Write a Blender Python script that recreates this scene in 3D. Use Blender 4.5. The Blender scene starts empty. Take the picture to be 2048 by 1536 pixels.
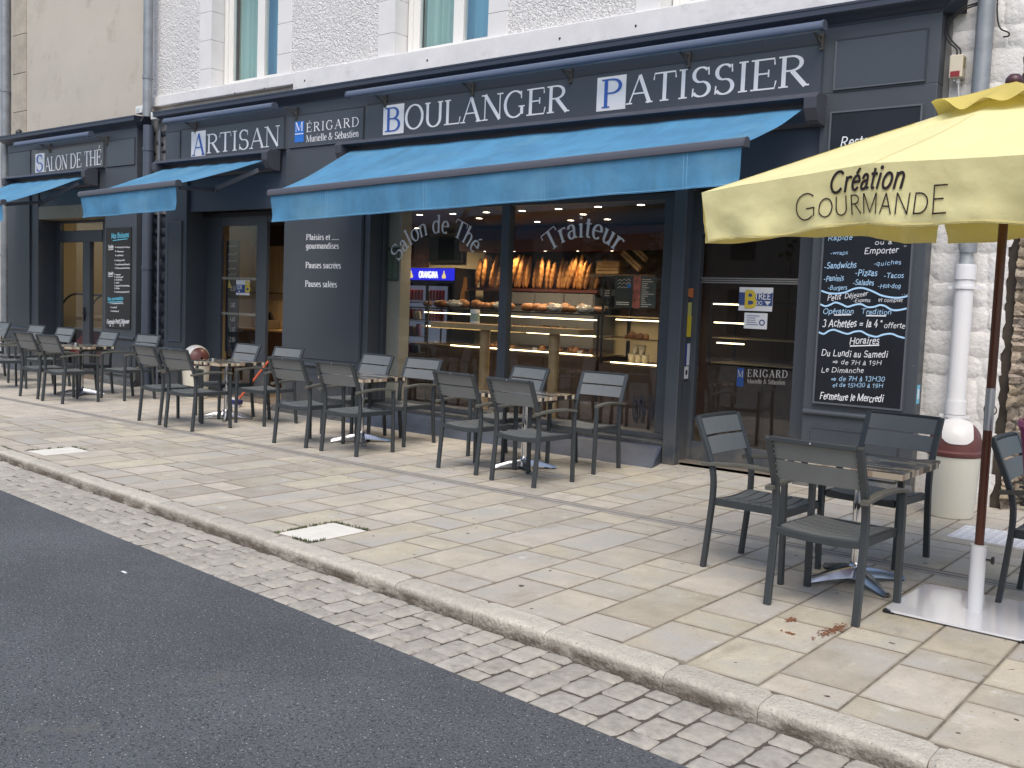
import bpy, bmesh, math, random
from mathutils import Vector, Matrix, noise
random.seed(11)
sc = bpy.context.scene
R = math.radians
# ------------------------------------------------------------------ camera
H = 1.6
yaw, pitch, roll = 0.66927278, -0.0782717, 0.03830816
def cam_matrix():
    right = Vector((math.cos(yaw), math.sin(yaw), 0)); fwd = Vector((-math.sin(yaw), math.cos(yaw), 0)); up = Vector((0, 0, 1))
    f2 = fwd*math.cos(pitch)+up*math.sin(pitch); u2 = up*math.cos(pitch)-fwd*math.sin(pitch)
    r3 = right*math.cos(roll)+u2*math.sin(roll); u3 = u2*math.cos(roll)-right*math.sin(roll)
    m = Matrix((r3, u3, -f2)).transposed().to_4x4(); m.translation = (0, 0, H)
    return m
cd = bpy.data.cameras.new('camera'); cam = bpy.data.objects.new('camera', cd); sc.collection.objects.link(cam)
cam.matrix_world = cam_matrix(); cd.sensor_width = 36; cd.lens = 36*2009.6/2048; cd.clip_start = .05; cd.clip_end = 900
sc.camera = cam
# ------------------------------------------------------------------ light
SUN_EL, SUN_AZ = R(56), R(150)      # azimuth: direction the light comes from, clockwise from +Y
w = bpy.data.worlds.new('World'); sc.world = w; w.use_nodes = True
nt = w.node_tree; bg = nt.nodes['Background']; sky = nt.nodes.new('ShaderNodeTexSky')
sky.sky_type = 'NISHITA'; sky.sun_disc = False; sky.sun_elevation = SUN_EL; sky.sun_rotation = SUN_AZ
sky.air_density = 1.0; sky.dust_density = 3.0; sky.ozone_density = 1.0
nt.links.new(sky.outputs[0], bg.inputs[0]); bg.inputs[1].default_value = .15
sd = bpy.data.lights.new('sun', 'SUN'); sd.energy = 1.5; sd.angle = R(38); sd.color = (1, .95, .85)
so = bpy.data.objects.new('sun', sd); sc.collection.objects.link(so)
dv = Vector((math.sin(SUN_AZ)*math.cos(SUN_EL), math.cos(SUN_AZ)*math.cos(SUN_EL), math.sin(SUN_EL)))
so.rotation_euler = dv.to_track_quat('Z', 'Y').to_euler(); so.location = (0, 0, 30)
vs = sc.view_settings; vs.view_transform = 'Standard'; vs.look = 'None'; vs.gamma = 1; vs.use_curve_mapping = False; vs.exposure = 0.46
try:
    sc.cycles.max_bounces = 7; sc.cycles.transparent_max_bounces = 12; sc.cycles.caustics_reflective = False; sc.cycles.caustics_refractive = False
    sc.cycles.use_denoising = True; sc.cycles.sample_clamp_indirect = 6
except Exception: pass

# ------------------------------------------------------------------ helpers
C = sc.collection
class MB:
    def __init__(s): s.v = []; s.f = []
    def quad(s, a, b, c, d):
        n = len(s.v); s.v += [tuple(a), tuple(b), tuple(c), tuple(d)]; s.f.append((n, n+1, n+2, n+3))
    def poly(s, pts):
        n = len(s.v); s.v += [tuple(p) for p in pts]; s.f.append(tuple(range(n, n+len(pts))))
    def box(s, x0, y0, z0, x1, y1, z1):
        x0, x1 = min(x0, x1), max(x0, x1); y0, y1 = min(y0, y1), max(y0, y1); z0, z1 = min(z0, z1), max(z0, z1)
        n = len(s.v)
        s.v += [(x0,y0,z0),(x1,y0,z0),(x1,y1,z0),(x0,y1,z0),(x0,y0,z1),(x1,y0,z1),(x1,y1,z1),(x0,y1,z1)]
        s.f += [tuple(n+i for i in q) for q in ((0,3,2,1),(4,5,6,7),(0,1,5,4),(1,2,6,5),(2,3,7,6),(3,0,4,7))]
        return s
    def obox(s, c, ax, ay, az):       # centre + three half-axis vectors
        c, ax, ay, az = Vector(c), Vector(ax), Vector(ay), Vector(az); n = len(s.v)
        for k in (-1, 1):
            for i, j in ((-1,-1),(1,-1),(1,1),(-1,1)): s.v.append(tuple(c+ax*i+ay*j+az*k))
        s.f += [tuple(n+i for i in q) for q in ((0,3,2,1),(4,5,6,7),(0,1,5,4),(1,2,6,5),(2,3,7,6),(3,0,4,7))]
        return s
    def bar(s, p, q, w, h, up=(0, 0, 1)):
        p, q = Vector(p), Vector(q); d = (q-p); L = d.length; d.normalize(); u = Vector(up)
        sd_ = d.cross(u)
        if sd_.length < 1e-4: sd_ = d.cross(Vector((1, 0, 0)))
        sd_.normalize(); u = sd_.cross(d)
        return s.obox((p+q)/2, sd_*w/2, d*L/2, u*h/2)
    def sweep(s, pts, sec, up=(0, 0, 1), caps=True):   # sec: list of (a,b) offsets along side / normal
        pts = [Vector(p) for p in pts]; m = len(sec); base = len(s.v); up = Vector(up)
        for i, p in enumerate(pts):
            d = (pts[min(i+1, len(pts)-1)]-pts[max(i-1, 0)]).normalized()
            sd_ = d.cross(up)
            if sd_.length < 1e-3: sd_ = d.cross(Vector((0, 1, 0)))
            sd_.normalize(); nn = sd_.cross(d)
            for a, b in sec: s.v.append(tuple(p+sd_*a+nn*b))
        for i in range(len(pts)-1):
            for j in range(m):
                a = base+i*m+j; b = base+i*m+(j+1) % m
                s.f.append((a, b, b+m, a+m))
        if caps:
            s.f.append(tuple(base+j for j in reversed(range(m)))); s.f.append(tuple(base+(len(pts)-1)*m+j for j in range(m)))
        return s
    def tube(s, pts, r, n=10, up=(0, 0, 1)):
        return s.sweep(pts, [(r*math.cos(2*math.pi*j/n), r*math.sin(2*math.pi*j/n)) for j in range(n)], up)
    def lathe(s, prof, c=(0, 0, 0), n=20, ax=(0, 0, 1), squash=1.0):
        base = len(s.v); m = len(prof); ax = Vector(ax).normalized()
        e1 = ax.cross(Vector((0, 1, 0)));
        if e1.length < 1e-3: e1 = Vector((1, 0, 0))
        e1.normalize(); e2 = ax.cross(e1); c = Vector(c)
        for i in range(n):
            a = 2*math.pi*i/n
            for r, z in prof: s.v.append(tuple(c+e1*r*math.cos(a)+e2*r*math.sin(a)*squash+ax*z))
        for i in range(n):
            for j in range(m-1):
                a = base+i*m+j; b = base+((i+1) % n)*m+j
                s.f.append((a, b, b+1, a+1))
        return s
    def grid(s, fn, nu, nv):
        base = len(s.v)
        for i in range(nu+1):
            for j in range(nv+1): s.v.append(tuple(fn(i/nu, j/nv)))
        for i in range(nu):
            for j in range(nv):
                a = base+i*(nv+1)+j; s.f.append((a, a+nv+1, a+nv+2, a+1))
        return s
    def mesh(s, name, mat, smooth=False):
        me = bpy.data.meshes.new(name); me.from_pydata(s.v, [], s.f)
        bm = bmesh.new(); bm.from_mesh(me); bmesh.ops.remove_doubles(bm, verts=bm.verts, dist=1e-6)
        bmesh.ops.recalc_face_normals(bm, faces=bm.faces) if not getattr(s, 'keep', False) else None
        bm.to_mesh(me); bm.free()
        if mat: me.materials.append(mat)
        if smooth: me.polygons.foreach_set('use_smooth', [True]*len(me.polygons))
        return me
    def build(s, name, mat, parent=None, smooth=False, bevel=0, kind=None, auto=None):
        o = bpy.data.objects.new(name, s.mesh(name, mat, smooth)); C.objects.link(o)
        if parent: o.parent = parent
        if bevel: bev(o, bevel)
        if kind: o['kind'] = kind
        if auto: sharp(o.data, auto)
        return o
def sharp(me, deg):
    me.polygons.foreach_set('use_smooth', [True]*len(me.polygons))
    try: me.set_sharp_from_angle(angle=R(deg))
    except Exception: pass
def bev(o, wd, seg=2):
    m = o.modifiers.new('bevel', 'BEVEL'); m.width = wd; m.segments = seg; m.limit_method = 'ANGLE'; m.angle_limit = R(40)
def tag(o, label, cat, group=None, kind=None):
    o['label'] = label; o['category'] = cat
    if group: o['group'] = group
    if kind: o['kind'] = kind
    return o
def thing(name, label, cat, loc=(0, 0, 0), rz=0, group=None):
    o = bpy.data.objects.new(name, None); C.objects.link(o); o.location = loc; o.rotation_euler = (0, 0, rz); o.empty_display_size = .1
    return tag(o, label, cat, group)
def kids(o): return [c for c in bpy.data.objects if c.parent == o]
def copy_tree(o, parent=None):
    c = o.copy(); C.objects.link(c); c.parent = parent
    for ch in TREE.get(o.name, ()): copy_tree(ch, c)
    return c
TREE = {}
def freeze_tree(o):
    for d in [o]+list(o.children_recursive): TREE[d.name] = list(d.children)
def place_copy(o, used, loc, rz, label, group=None):
    t = o if not used else copy_tree(o)
    t.location = loc; t.rotation_euler = (0, 0, rz); t['label'] = label
    if group: t['group'] = group
    return t
def shared(name, me, mat_unused, parent, loc, scale=(1, 1, 1), rot=(0, 0, 0)):
    o = bpy.data.objects.new(name, me); C.objects.link(o); o.parent = parent; o.location = loc; o.scale = scale; o.rotation_euler = rot
    return o

# ------------------------------------------------------------------ materials
def mat(name, col, rough=.6, metal=0., var=0., vs=4., var2=None, bump=0., bs=60., bd=.01, rnd=0., hue=0., spec=.5, coat=0., trans=0., det=4., emit=None, es=0., off=False, tcol=None):
    m = bpy.data.materials.new(name); m.use_nodes = True; n = m.node_tree.nodes; L = m.node_tree.links
    p = n['Principled BSDF']; p.inputs['Roughness'].default_value = rough; p.inputs['Metallic'].default_value = metal
    p.inputs['Specular IOR Level'].default_value = spec; p.inputs['Coat Weight'].default_value = coat
    c = (*col, 1); p.inputs['Base Color'].default_value = c
    pos = offset_pos(m) if off else n.new('ShaderNodeNewGeometry').outputs['Position']
    out = None
    if var:
        t = n.new('ShaderNodeTexNoise'); t.inputs['Scale'].default_value = vs; t.inputs['Detail'].default_value = det; t.inputs['Roughness'].default_value = .65; L.new(pos, t.inputs['Vector'])
        r = n.new('ShaderNodeValToRGB'); L.new(t.outputs['Fac'], r.inputs[0]); r.color_ramp.elements[0].position = .3; r.color_ramp.elements[1].position = .7
        lo = var2 if var2 else tuple(x*(1-var) for x in col); hi = tuple(min(1, x*(1+var)) for x in col)
        r.color_ramp.elements[0].color = (*lo, 1); r.color_ramp.elements[1].color = (*hi, 1); out = r.outputs[0]
    if rnd or hue:
        oi = n.new('ShaderNodeObjectInfo'); hs = n.new('ShaderNodeHueSaturation')
        if out: L.new(out, hs.inputs['Color'])
        else: hs.inputs['Color'].default_value = c
        mr = n.new('ShaderNodeMapRange'); mr.inputs[3].default_value = 1-rnd; mr.inputs[4].default_value = 1+rnd; L.new(oi.outputs['Random'], mr.inputs[0]); L.new(mr.outputs[0], hs.inputs['Value'])
        if hue:
            mm = n.new('ShaderNodeMath'); mm.operation = 'MULTIPLY'; mm.inputs[1].default_value = 7.31; L.new(oi.outputs['Random'], mm.inputs[0])
            fr = n.new('ShaderNodeMath'); fr.operation = 'FRACT'; L.new(mm.outputs[0], fr.inputs[0])
            m2 = n.new('ShaderNodeMapRange'); m2.inputs[3].default_value = 1-hue*12; m2.inputs[4].default_value = 1+hue*9; L.new(fr.outputs[0], m2.inputs[0]); L.new(m2.outputs[0], hs.inputs['Saturation'])
            m3 = n.new('ShaderNodeMapRange'); m3.inputs[3].default_value = .5-hue; m3.inputs[4].default_value = .5+hue*.4; L.new(fr.outputs[0], m3.inputs[0]); L.new(m3.outputs[0], hs.inputs['Hue'])
        out = hs.outputs[0]
    if out: L.new(out, p.inputs['Base Color'])
    if bump:
        b = n.new('ShaderNodeTexNoise'); b.inputs['Scale'].default_value = bs; b.inputs['Detail'].default_value = 5; L.new(pos, b.inputs['Vector'])
        bp = n.new('ShaderNodeBump'); bp.inputs['Strength'].default_value = bump; bp.inputs['Distance'].default_value = bd; L.new(b.outputs['Fac'], bp.inputs['Height']); L.new(bp.outputs[0], p.inputs['Normal'])
    if emit: p.inputs['Emission Color'].default_value = (*emit, 1); p.inputs['Emission Strength'].default_value = es
    if trans:
        tr = n.new('ShaderNodeBsdfTranslucent'); mx = n.new('ShaderNodeMixShader'); mx.inputs[0].default_value = trans
        if tcol: tr.inputs[0].default_value = (*tcol, 1)
        elif out: L.new(out, tr.inputs[0])
        else: tr.inputs[0].default_value = c
        L.new(p.outputs[0], mx.inputs[1]); L.new(tr.outputs[0], mx.inputs[2]); L.new(mx.outputs[0], n['Material Output'].inputs[0])
    m['p'] = 1
    return m
def offset_pos(m):
    n = m.node_tree.nodes; L = m.node_tree.links; g = n.new('ShaderNodeNewGeometry'); oi = n.new('ShaderNodeObjectInfo'); a = n.new('ShaderNodeVectorMath'); a.operation = 'MULTIPLY_ADD'
    L.new(oi.outputs['Random'], a.inputs[0]); a.inputs[1].default_value = (31, 57, 13); L.new(g.outputs['Position'], a.inputs[2]); return a.outputs[0]
def nodes(m): return m.node_tree.nodes, m.node_tree.links, m.node_tree.nodes['Principled BSDF']
def mixcol(m, fac_socket, col, src=None, mode='MIX'):
    """lay colour `col` over the base colour where fac is 1"""
    n, L, p = nodes(m); mx = n.new('ShaderNodeMix'); mx.data_type = 'RGBA'; mx.blend_type = mode
    L.new(fac_socket, mx.inputs[0]); bc = p.inputs['Base Color']
    if bc.is_linked: L.new(bc.links[0].from_socket, mx.inputs[6])
    else: mx.inputs[6].default_value = bc.default_value
    mx.inputs[7].default_value = (*col, 1); L.new(mx.outputs[2], bc)
def noise_fac(m, scale, lo, hi, detail=3, rough=.6, stretch=None, off=False):
    n, L, p = nodes(m); t = n.new('ShaderNodeTexNoise'); t.inputs['Scale'].default_value = scale; t.inputs['Detail'].default_value = detail; t.inputs['Roughness'].default_value = rough
    v = offset_pos(m) if off else n.new('ShaderNodeNewGeometry').outputs['Position']
    if stretch:
        mp = n.new('ShaderNodeMapping'); mp.inputs['Scale'].default_value = stretch; L.new(v, mp.inputs[0]); v = mp.outputs[0]
    L.new(v, t.inputs['Vector']); r = n.new('ShaderNodeMapRange'); r.inputs[1].default_value = lo; r.inputs[2].default_value = hi; L.new(t.outputs['Fac'], r.inputs[0]); return r.outputs[0]
def glass(name, ior=1.5, tint=(.93, .95, .95), gl=1.0, rough=0.0):
    m = bpy.data.materials.new(name); m.use_nodes = True; n = m.node_tree.nodes; L = m.node_tree.links; n.remove(n['Principled BSDF'])
    t = n.new('ShaderNodeBsdfTransparent'); t.inputs[0].default_value = (*tint, 1); g = n.new('ShaderNodeBsdfGlossy'); g.inputs['Roughness'].default_value = rough; g.inputs[0].default_value = (gl, gl, gl, 1)
    f = n.new('ShaderNodeFresnel'); ge = n.new('ShaderNodeNewGeometry'); mm = n.new('ShaderNodeMath'); mm.operation = 'MULTIPLY_ADD'; L.new(ge.outputs['Backfacing'], mm.inputs[0]); mm.inputs[1].default_value = 1/ior-ior; mm.inputs[2].default_value = ior; L.new(mm.outputs[0], f.inputs[0]); mx = n.new('ShaderNodeMixShader')
    L.new(f.outputs[0], mx.inputs[0]); L.new(t.outputs[0], mx.inputs[1]); L.new(g.outputs[0], mx.inputs[2]); L.new(mx.outputs[0], n['Material Output'].inputs[0])
    return m
def emis(name, col, s):
    m = bpy.data.materials.new(name); m.use_nodes = True; n = m.node_tree.nodes; n.remove(n['Principled BSDF']); e = n.new('ShaderNodeEmission'); e.inputs[0].default_value = (*col, 1); e.inputs[1].default_value = s
    m.node_tree.links.new(e.outputs[0], n['Material Output'].inputs[0]); return m
PAINT = mat('shopfront paint', (.060, .069, .083), .42, var=.07, vs=1.3, bump=.04, bs=9, bd=.01)
PAINTS = mat('sign panel paint', (.056, .066, .082), .32, var=.05, vs=2)
METAL = mat('dark lacquered metal', (.075, .09, .125), .38, metal=.0, var=.06, vs=3)
CASE = mat('awning casing', (.062, .066, .085), .42)
BLUE = mat('blue awning cloth', (.10, .31, .535), .7, var=.17, vs=1.8, bump=.35, bs=4, bd=.035, trans=.28)
WHITE = mat('white lettering', (.78, .80, .84), .5)
GREYW = mat('greyish lettering', (.78, .79, .82), .5)
BLUEL = mat('blue lettering', (.035, .11, .42), .5)
BLUEB = mat('bright blue plate', (.02, .16, .6), .5)
PLATE = mat('white letter plate', (.74, .76, .79), .4)
BOARD = mat('chalkboard', (.010, .012, .018), .38, var=.3, vs=3)
CHALKW = mat('white chalk pen', (.75, .77, .82), .8)
CHALKB = mat('pale blue chalk pen', (.42, .66, .92), .8)
CHALKC = mat('cyan chalk pen', (.12, .5, .68), .8)
GLASS = glass('window pane', 1.72, (.92, .94, .94))
GLASSD = glass('display pane', 1.35, (.95, .97, .96))
STONEW = mat('white painted stone', (.66, .65, .64), .75, var=.07, vs=6, bump=.5, bs=28, bd=.02)
STEEL = mat('polished aluminium', (.46, .47, .49), .22, metal=1, bump=.03, bs=30)
CHROME = mat('chrome', (.72, .72, .73), .08, metal=1)
BLACK = mat('black plastic', (.012, .012, .014), .5)
RED = mat('red plastic', (.28, .02, .03), .5)
WHITEP = mat('white plastic', (.75, .75, .74), .4)
def low_dirt(m, z0, z1, col, scale=5):
    n, L, p = nodes(m); g = n.new('ShaderNodeNewGeometry'); s = n.new('ShaderNodeSeparateXYZ'); L.new(g.outputs['Position'], s.inputs[0]); r = n.new('ShaderNodeMapRange'); L.new(s.outputs[2], r.inputs[0]); r.inputs[1].default_value = z1; r.inputs[2].default_value = z0
    q = n.new('ShaderNodeMath'); q.operation = 'MULTIPLY'; L.new(r.outputs[0], q.inputs[0]); L.new(noise_fac(m, scale, .38, .72, 6, .7), q.inputs[1]); mixcol(m, q.outputs[0], col)
low_dirt(PAINT, 0, .5, (.17, .155, .13)); low_dirt(PAINTS, 0, .5, (.15, .14, .12))     # splashed dust at the foot of the joinery
mixcol(PAINT, noise_fac(PAINT, 3.2, .63, .80, 6, .75, (1.6, 1.6, .35)), (.10, .105, .115)); mixcol(PAINT, noise_fac(PAINT, 38, .74, .77, 2), (.16, .16, .16))
mixcol(BLUE, noise_fac(BLUE, 3.0, .50, .78, 6, .7, (1.6, .25, .25)), (.085, .225, .36)); mixcol(BLUE, noise_fac(BLUE, 1.1, .52, .75, 4), (.17, .38, .55))
# ------------------------------------------------------------------ lettering (pen-stroke alphabet drawn as geometry)
def A(cx, cy, rx, ry, a0, a1):
    n = max(5, int(abs(a1-a0)/16)); return [(cx+rx*math.cos(R(a0+(a1-a0)*i/n)), cy+ry*math.sin(R(a0+(a1-a0)*i/n))) for i in range(n+1)]
GL = {
'A':(1.06,[('t',[(.12,0),(.52,1)]),('k',[(.52,1),(.94,0)]),('t',[(.26,.36),(.77,.36)])],[(.12,0,.13),(.93,0,.14)]),
'B':(.98,[('k',[(.2,0),(.2,1)]),('n',[(.2,.98),(.46,.98)]+A(.46,.755,.26,.225,90,-90)+[(.2,.53)]),('n',[(.46,.53)]+A(.48,.275,.33,.255,90,-90)+[(.2,.02)])],[(.14,0,.12),(.14,1,.12)]),
'C':(1.0,[('n',A(.53,.5,.44,.5,48,318)),('x',[(.84,.98),(.85,.7)])],[]),
'D':(1.09,[('k',[(.2,0),(.2,1)]),('n',[(.2,.98),(.46,.98)]+A(.46,.5,.52,.48,90,-90)+[(.2,.02)])],[(.14,0,.12),(.14,1,.12)]),
'E':(.93,[('k',[(.2,0),(.2,1)]),('h',[(.2,.98),(.8,.98),(.82,.78)]),('t',[(.2,.52),(.62,.52)]),('h',[(.2,.02),(.83,.02),(.88,.26)]),('x',[(.62,.64),(.62,.4)])],[(.14,0,.12),(.14,1,.12)]),
'F':(.86,[('k',[(.2,0),(.2,1)]),('h',[(.2,.98),(.78,.98),(.8,.78)]),('t',[(.2,.52),(.6,.52)])],[(.2,0,.16),(.14,1,.12)]),
'G':(1.09,[('n',A(.53,.5,.45,.5,48,308)),('x',[(.84,.98),(.85,.7)]),('k',[(.88,.42),(.88,.1)]),('m',[(.55,.42),(.88,.42)])],[(.87,.42,.15)]),
'H':(1.09,[('k',[(.2,0),(.2,1)]),('k',[(.9,0),(.9,1)]),('t',[(.2,.52),(.9,.52)])],[(.2,0,.15),(.2,1,.15),(.9,0,.15),(.9,1,.15)]),
'I':(.5,[('k',[(.25,0),(.25,1)])],[(.25,0,.16),(.25,1,.16)]),
'L':(.9,[('k',[(.2,0),(.2,1)]),('h',[(.2,.02),(.82,.02),(.87,.28)])],[(.2,1,.16),(.14,0,.12)]),
'M':(1.34,[('t',[(.17,0),(.17,1)]),('k',[(.2,1),(.66,.05)]),('t',[(.66,.05),(1.13,1)]),('k',[(1.15,1),(1.15,0)])],[(.17,0,.14),(.13,1,.1),(1.17,1,.13),(1.15,0,.16)]),
'N':(1.1,[('t',[(.18,0),(.18,1)]),('k',[(.18,1),(.92,0)]),('t',[(.92,0),(.92,1)])],[(.18,0,.15),(.12,1,.12),(.92,1,.15)]),
'O':(1.09,[('n',A(.545,.5,.46,.5,0,360))],[]),
'P':(.86,[('k',[(.2,0),(.2,1)]),('n',[(.2,.98),(.44,.98)]+A(.44,.74,.33,.24,90,-90)+[(.2,.5)])],[(.2,0,.16),(.14,1,.12)]),
'R':(1.0,[('k',[(.2,0),(.2,1)]),('n',[(.2,.98),(.44,.98)]+A(.44,.75,.33,.23,90,-90)+[(.2,.52)]),('k',[(.46,.52),(.92,0)])],[(.2,0,.16),(.14,1,.12),(.95,0,.1)]),
'S':(.84,[('n',A(.42,.74,.27,.25,38,255)+A(.42,.26,.3,.25,75,-152)),('x',[(.68,.98),(.7,.72)]),('x',[(.13,.3),(.11,.02)])],[]),
'T':(.92,[('k',[(.46,.98),(.46,0)]),('h',[(.03,.76),(.06,.98),(.86,.98),(.89,.76)])],[(.46,0,.17)]),
'U':(1.09,[('n',[(.2,1),(.2,.36)]+A(.545,.33,.345,.33,180,360)+[(.89,1)])],[(.2,1,.15),(.89,1,.14)]),
'Z':(.9,[('t',[(.1,.98),(.8,.98)]),('k',[(.8,.98),(.08,.02)]),('t',[(.08,.02),(.84,.02)])],[]),
'a':(.67,[('n',[(.13,.5)]+A(.29,.5,.16,.17,170,0)+[(.455,.12),(.52,.03),(.63,.05)]),('n',[(.45,.41),(.30,.37)]+A(.26,.185,.165,.185,100,290)+[(.38,.05),(.45,.14)])],[]),
'b':(.76,[('k',[(.16,1.02),(.16,.02)]),('n',[(.16,.5)]+A(.40,.335,.26,.345,135,-140)+[(.16,.08)])],[(.1,1,.07)]),
'c':(.67,[('n',A(.36,.335,.26,.345,42,322))],[]),
'd':(.76,[('k',[(.55,1.02),(.55,.02)]),('n',[(.55,.55)]+A(.33,.335,.25,.345,50,310)+[(.55,.1)])],[(.49,1,.07),(.61,.02,.07)]),
'e':(.67,[('t',[(.12,.39),(.57,.39)]),('n',[(.57,.39)]+A(.345,.345,.235,.335,12,318))],[]),
'f':(.5,[('n',[(.47,.9)]+A(.35,.86,.13,.16,50,180)+[(.22,0)]),('t',[(.06,.66),(.42,.66)])],[(.22,0,.14)]),
'g':(.74,[('n',A(.34,.36,.22,.31,30,390)),('k',[(.56,.66),(.56,-.1)]),('n',A(.34,-.1,.22,.2,0,-160))],[]),
'h':(.76,[('k',[(.16,1.02),(.16,0)]),('n',[(.16,.46)]+A(.385,.46,.205,.22,155,0)+[(.59,0)])],[(.16,0,.12),(.59,0,.12),(.1,1,.07)]),
'i':(.42,[('k',[(.21,.67),(.21,0)]),('d',[(.21,.93)])],[(.21,0,.14),(.15,.65,.07)]),
'j':(.42,[('n',[(.23,.67),(.23,-.15)]+A(.1,-.17,.13,.14,0,-120)),('d',[(.23,.93)])],[]),
'l':(.42,[('k',[(.21,1.02),(.21,0)])],[(.21,0,.14),(.15,1,.07)]),
'm':(1.15,[('k',[(.16,.67),(.16,0)]),('n',[(.16,.46)]+A(.365,.46,.2,.22,155,0)+[(.565,0)]),('n',[(.565,.46)]+A(.77,.46,.2,.22,155,0)+[(.97,0)])],[(.16,0,.11),(.565,0,.11),(.97,0,.11),(.1,.65,.07)]),
'n':(.76,[('k',[(.16,.67),(.16,0)]),('n',[(.16,.46)]+A(.385,.46,.205,.22,155,0)+[(.59,0)])],[(.16,0,.12),(.59,0,.12),(.1,.65,.07)]),
'o':(.75,[('n',A(.375,.335,.27,.345,90,450))],[]),
'p':(.76,[('k',[(.16,.67),(.16,-.32)]),('n',[(.16,.5)]+A(.40,.335,.26,.345,135,-140)+[(.16,.08)])],[(.16,-.32,.13),(.1,.65,.07)]),
'q':(.76,[('k',[(.55,.67),(.55,-.32)]),('n',[(.55,.55)]+A(.33,.335,.25,.345,50,310)+[(.55,.1)])],[]),
'r':(.52,[('k',[(.16,.67),(.16,0)]),('n',[(.16,.44)]+A(.36,.46,.19,.2,160,50))],[(.17,0,.14),(.1,.65,.07)]),
's':(.58,[('n',A(.29,.505,.165,.165,35,250)+A(.28,.17,.185,.17,75,-152))],[]),
't':(.44,[('n',[(.2,.88),(.2,.14)]+A(.31,.13,.11,.12,180,310)),('t',[(.04,.66),(.4,.66)])],[]),
'u':(.76,[('n',[(.17,.66),(.17,.2)]+A(.34,.2,.17,.19,180,330)+[(.56,.2)]),('k',[(.56,.66),(.56,0)])],[(.11,.65,.07),(.5,.65,.07),(.62,.01,.07)]),
'v':(.74,[('k',[(.1,.67),(.38,0)]),('t',[(.38,0),(.66,.67)])],[(.1,.67,.1),(.66,.67,.1)]),
'w':(1.05,[('k',[(.08,.67),(.3,0)]),('t',[(.3,0),(.52,.6)]),('k',[(.52,.6),(.74,0)]),('t',[(.74,0),(.97,.67)])],[]),
'x':(.74,[('k',[(.1,.67),(.66,0)]),('t',[(.1,0),(.64,.67)])],[]),
'y':(.74,[('k',[(.1,.67),(.38,.03)]),('t',[(.66,.67),(.3,-.2),(.2,-.31),(.08,-.28)])],[]),
'z':(.66,[('t',[(.08,.66),(.58,.66)]),('k',[(.58,.66),(.08,.02)]),('t',[(.08,.02),(.6,.02)])],[]),
'0':(.75,[('n',A(.37,.5,.27,.5,90,450))],[]),'1':(.6,[('t',[(.08,.72),(.34,1)]),('k',[(.34,1),(.34,0)])],[]),
'2':(.75,[('n',A(.35,.74,.24,.26,160,-30)+[(.1,.02)]),('t',[(.1,.02),(.64,.02)])],[]),
'3':(.75,[('n',A(.33,.76,.22,.24,150,-90)+A(.33,.26,.28,.26,90,-150))],[]),'4':(.75,[('t',[(.42,1),(.08,.3),(.66,.3)]),('k',[(.48,.6),(.48,0)])],[]),
'5':(.75,[('t',[(.6,.98),(.2,.98),(.16,.55)]),('n',[(.16,.55)]+A(.34,.3,.27,.3,110,-150))],[]),'6':(.75,[('n',[(.55,.98),(.3,.8),(.13,.4)]+A(.36,.28,.24,.28,160,-200))],[]),
'7':(.75,[('t',[(.08,.98),(.64,.98)]),('k',[(.64,.98),(.26,0)]),('t',[(.22,.5),(.6,.5)])],[]),'8':(.75,[('n',A(.36,.74,.2,.24,-90,270)),('n',A(.36,.26,.26,.26,90,450))],[]),'9':(.75,[('n',A(.36,.7,.23,.28,0,360)+[(.57,.3),(.4,.02),(.2,.0)])],[]),
'-':(.5,[('n',[(.08,.35),(.38,.35)])],[]),'=':(.9,[('n',[(.15,.5),(.7,.5)]),('n',[(.15,.25),(.7,.25)])],[]),'.':(.3,[('d',[(.12,.06)])],[]),'"':(.4,[('n',[(.1,1),(.06,.75)]),('n',[(.28,1),(.24,.75)])],[]),
'°':(.4,[('n',A(.18,.85,.1,.1,0,360))],[]),'⇒':(1.2,[('n',[(.05,.55),(.75,.55)]),('n',[(.05,.3),(.75,.3)]),('n',[(.65,.75),(1.0,.43),(.65,.1)])],[]),
'&':(1.15,[('n',[(1.0,.5),(.62,.08)]+A(.42,.24,.3,.24,-50,-200)+[(.55,.62)]+A(.45,.8,.17,.19,-20,200)+[(.38,.55),(.95,.02)])],[]),' ':(.42,[],[])}
ACC = {'é':'e','É':'E','è':'e','à':'a'}
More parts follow.
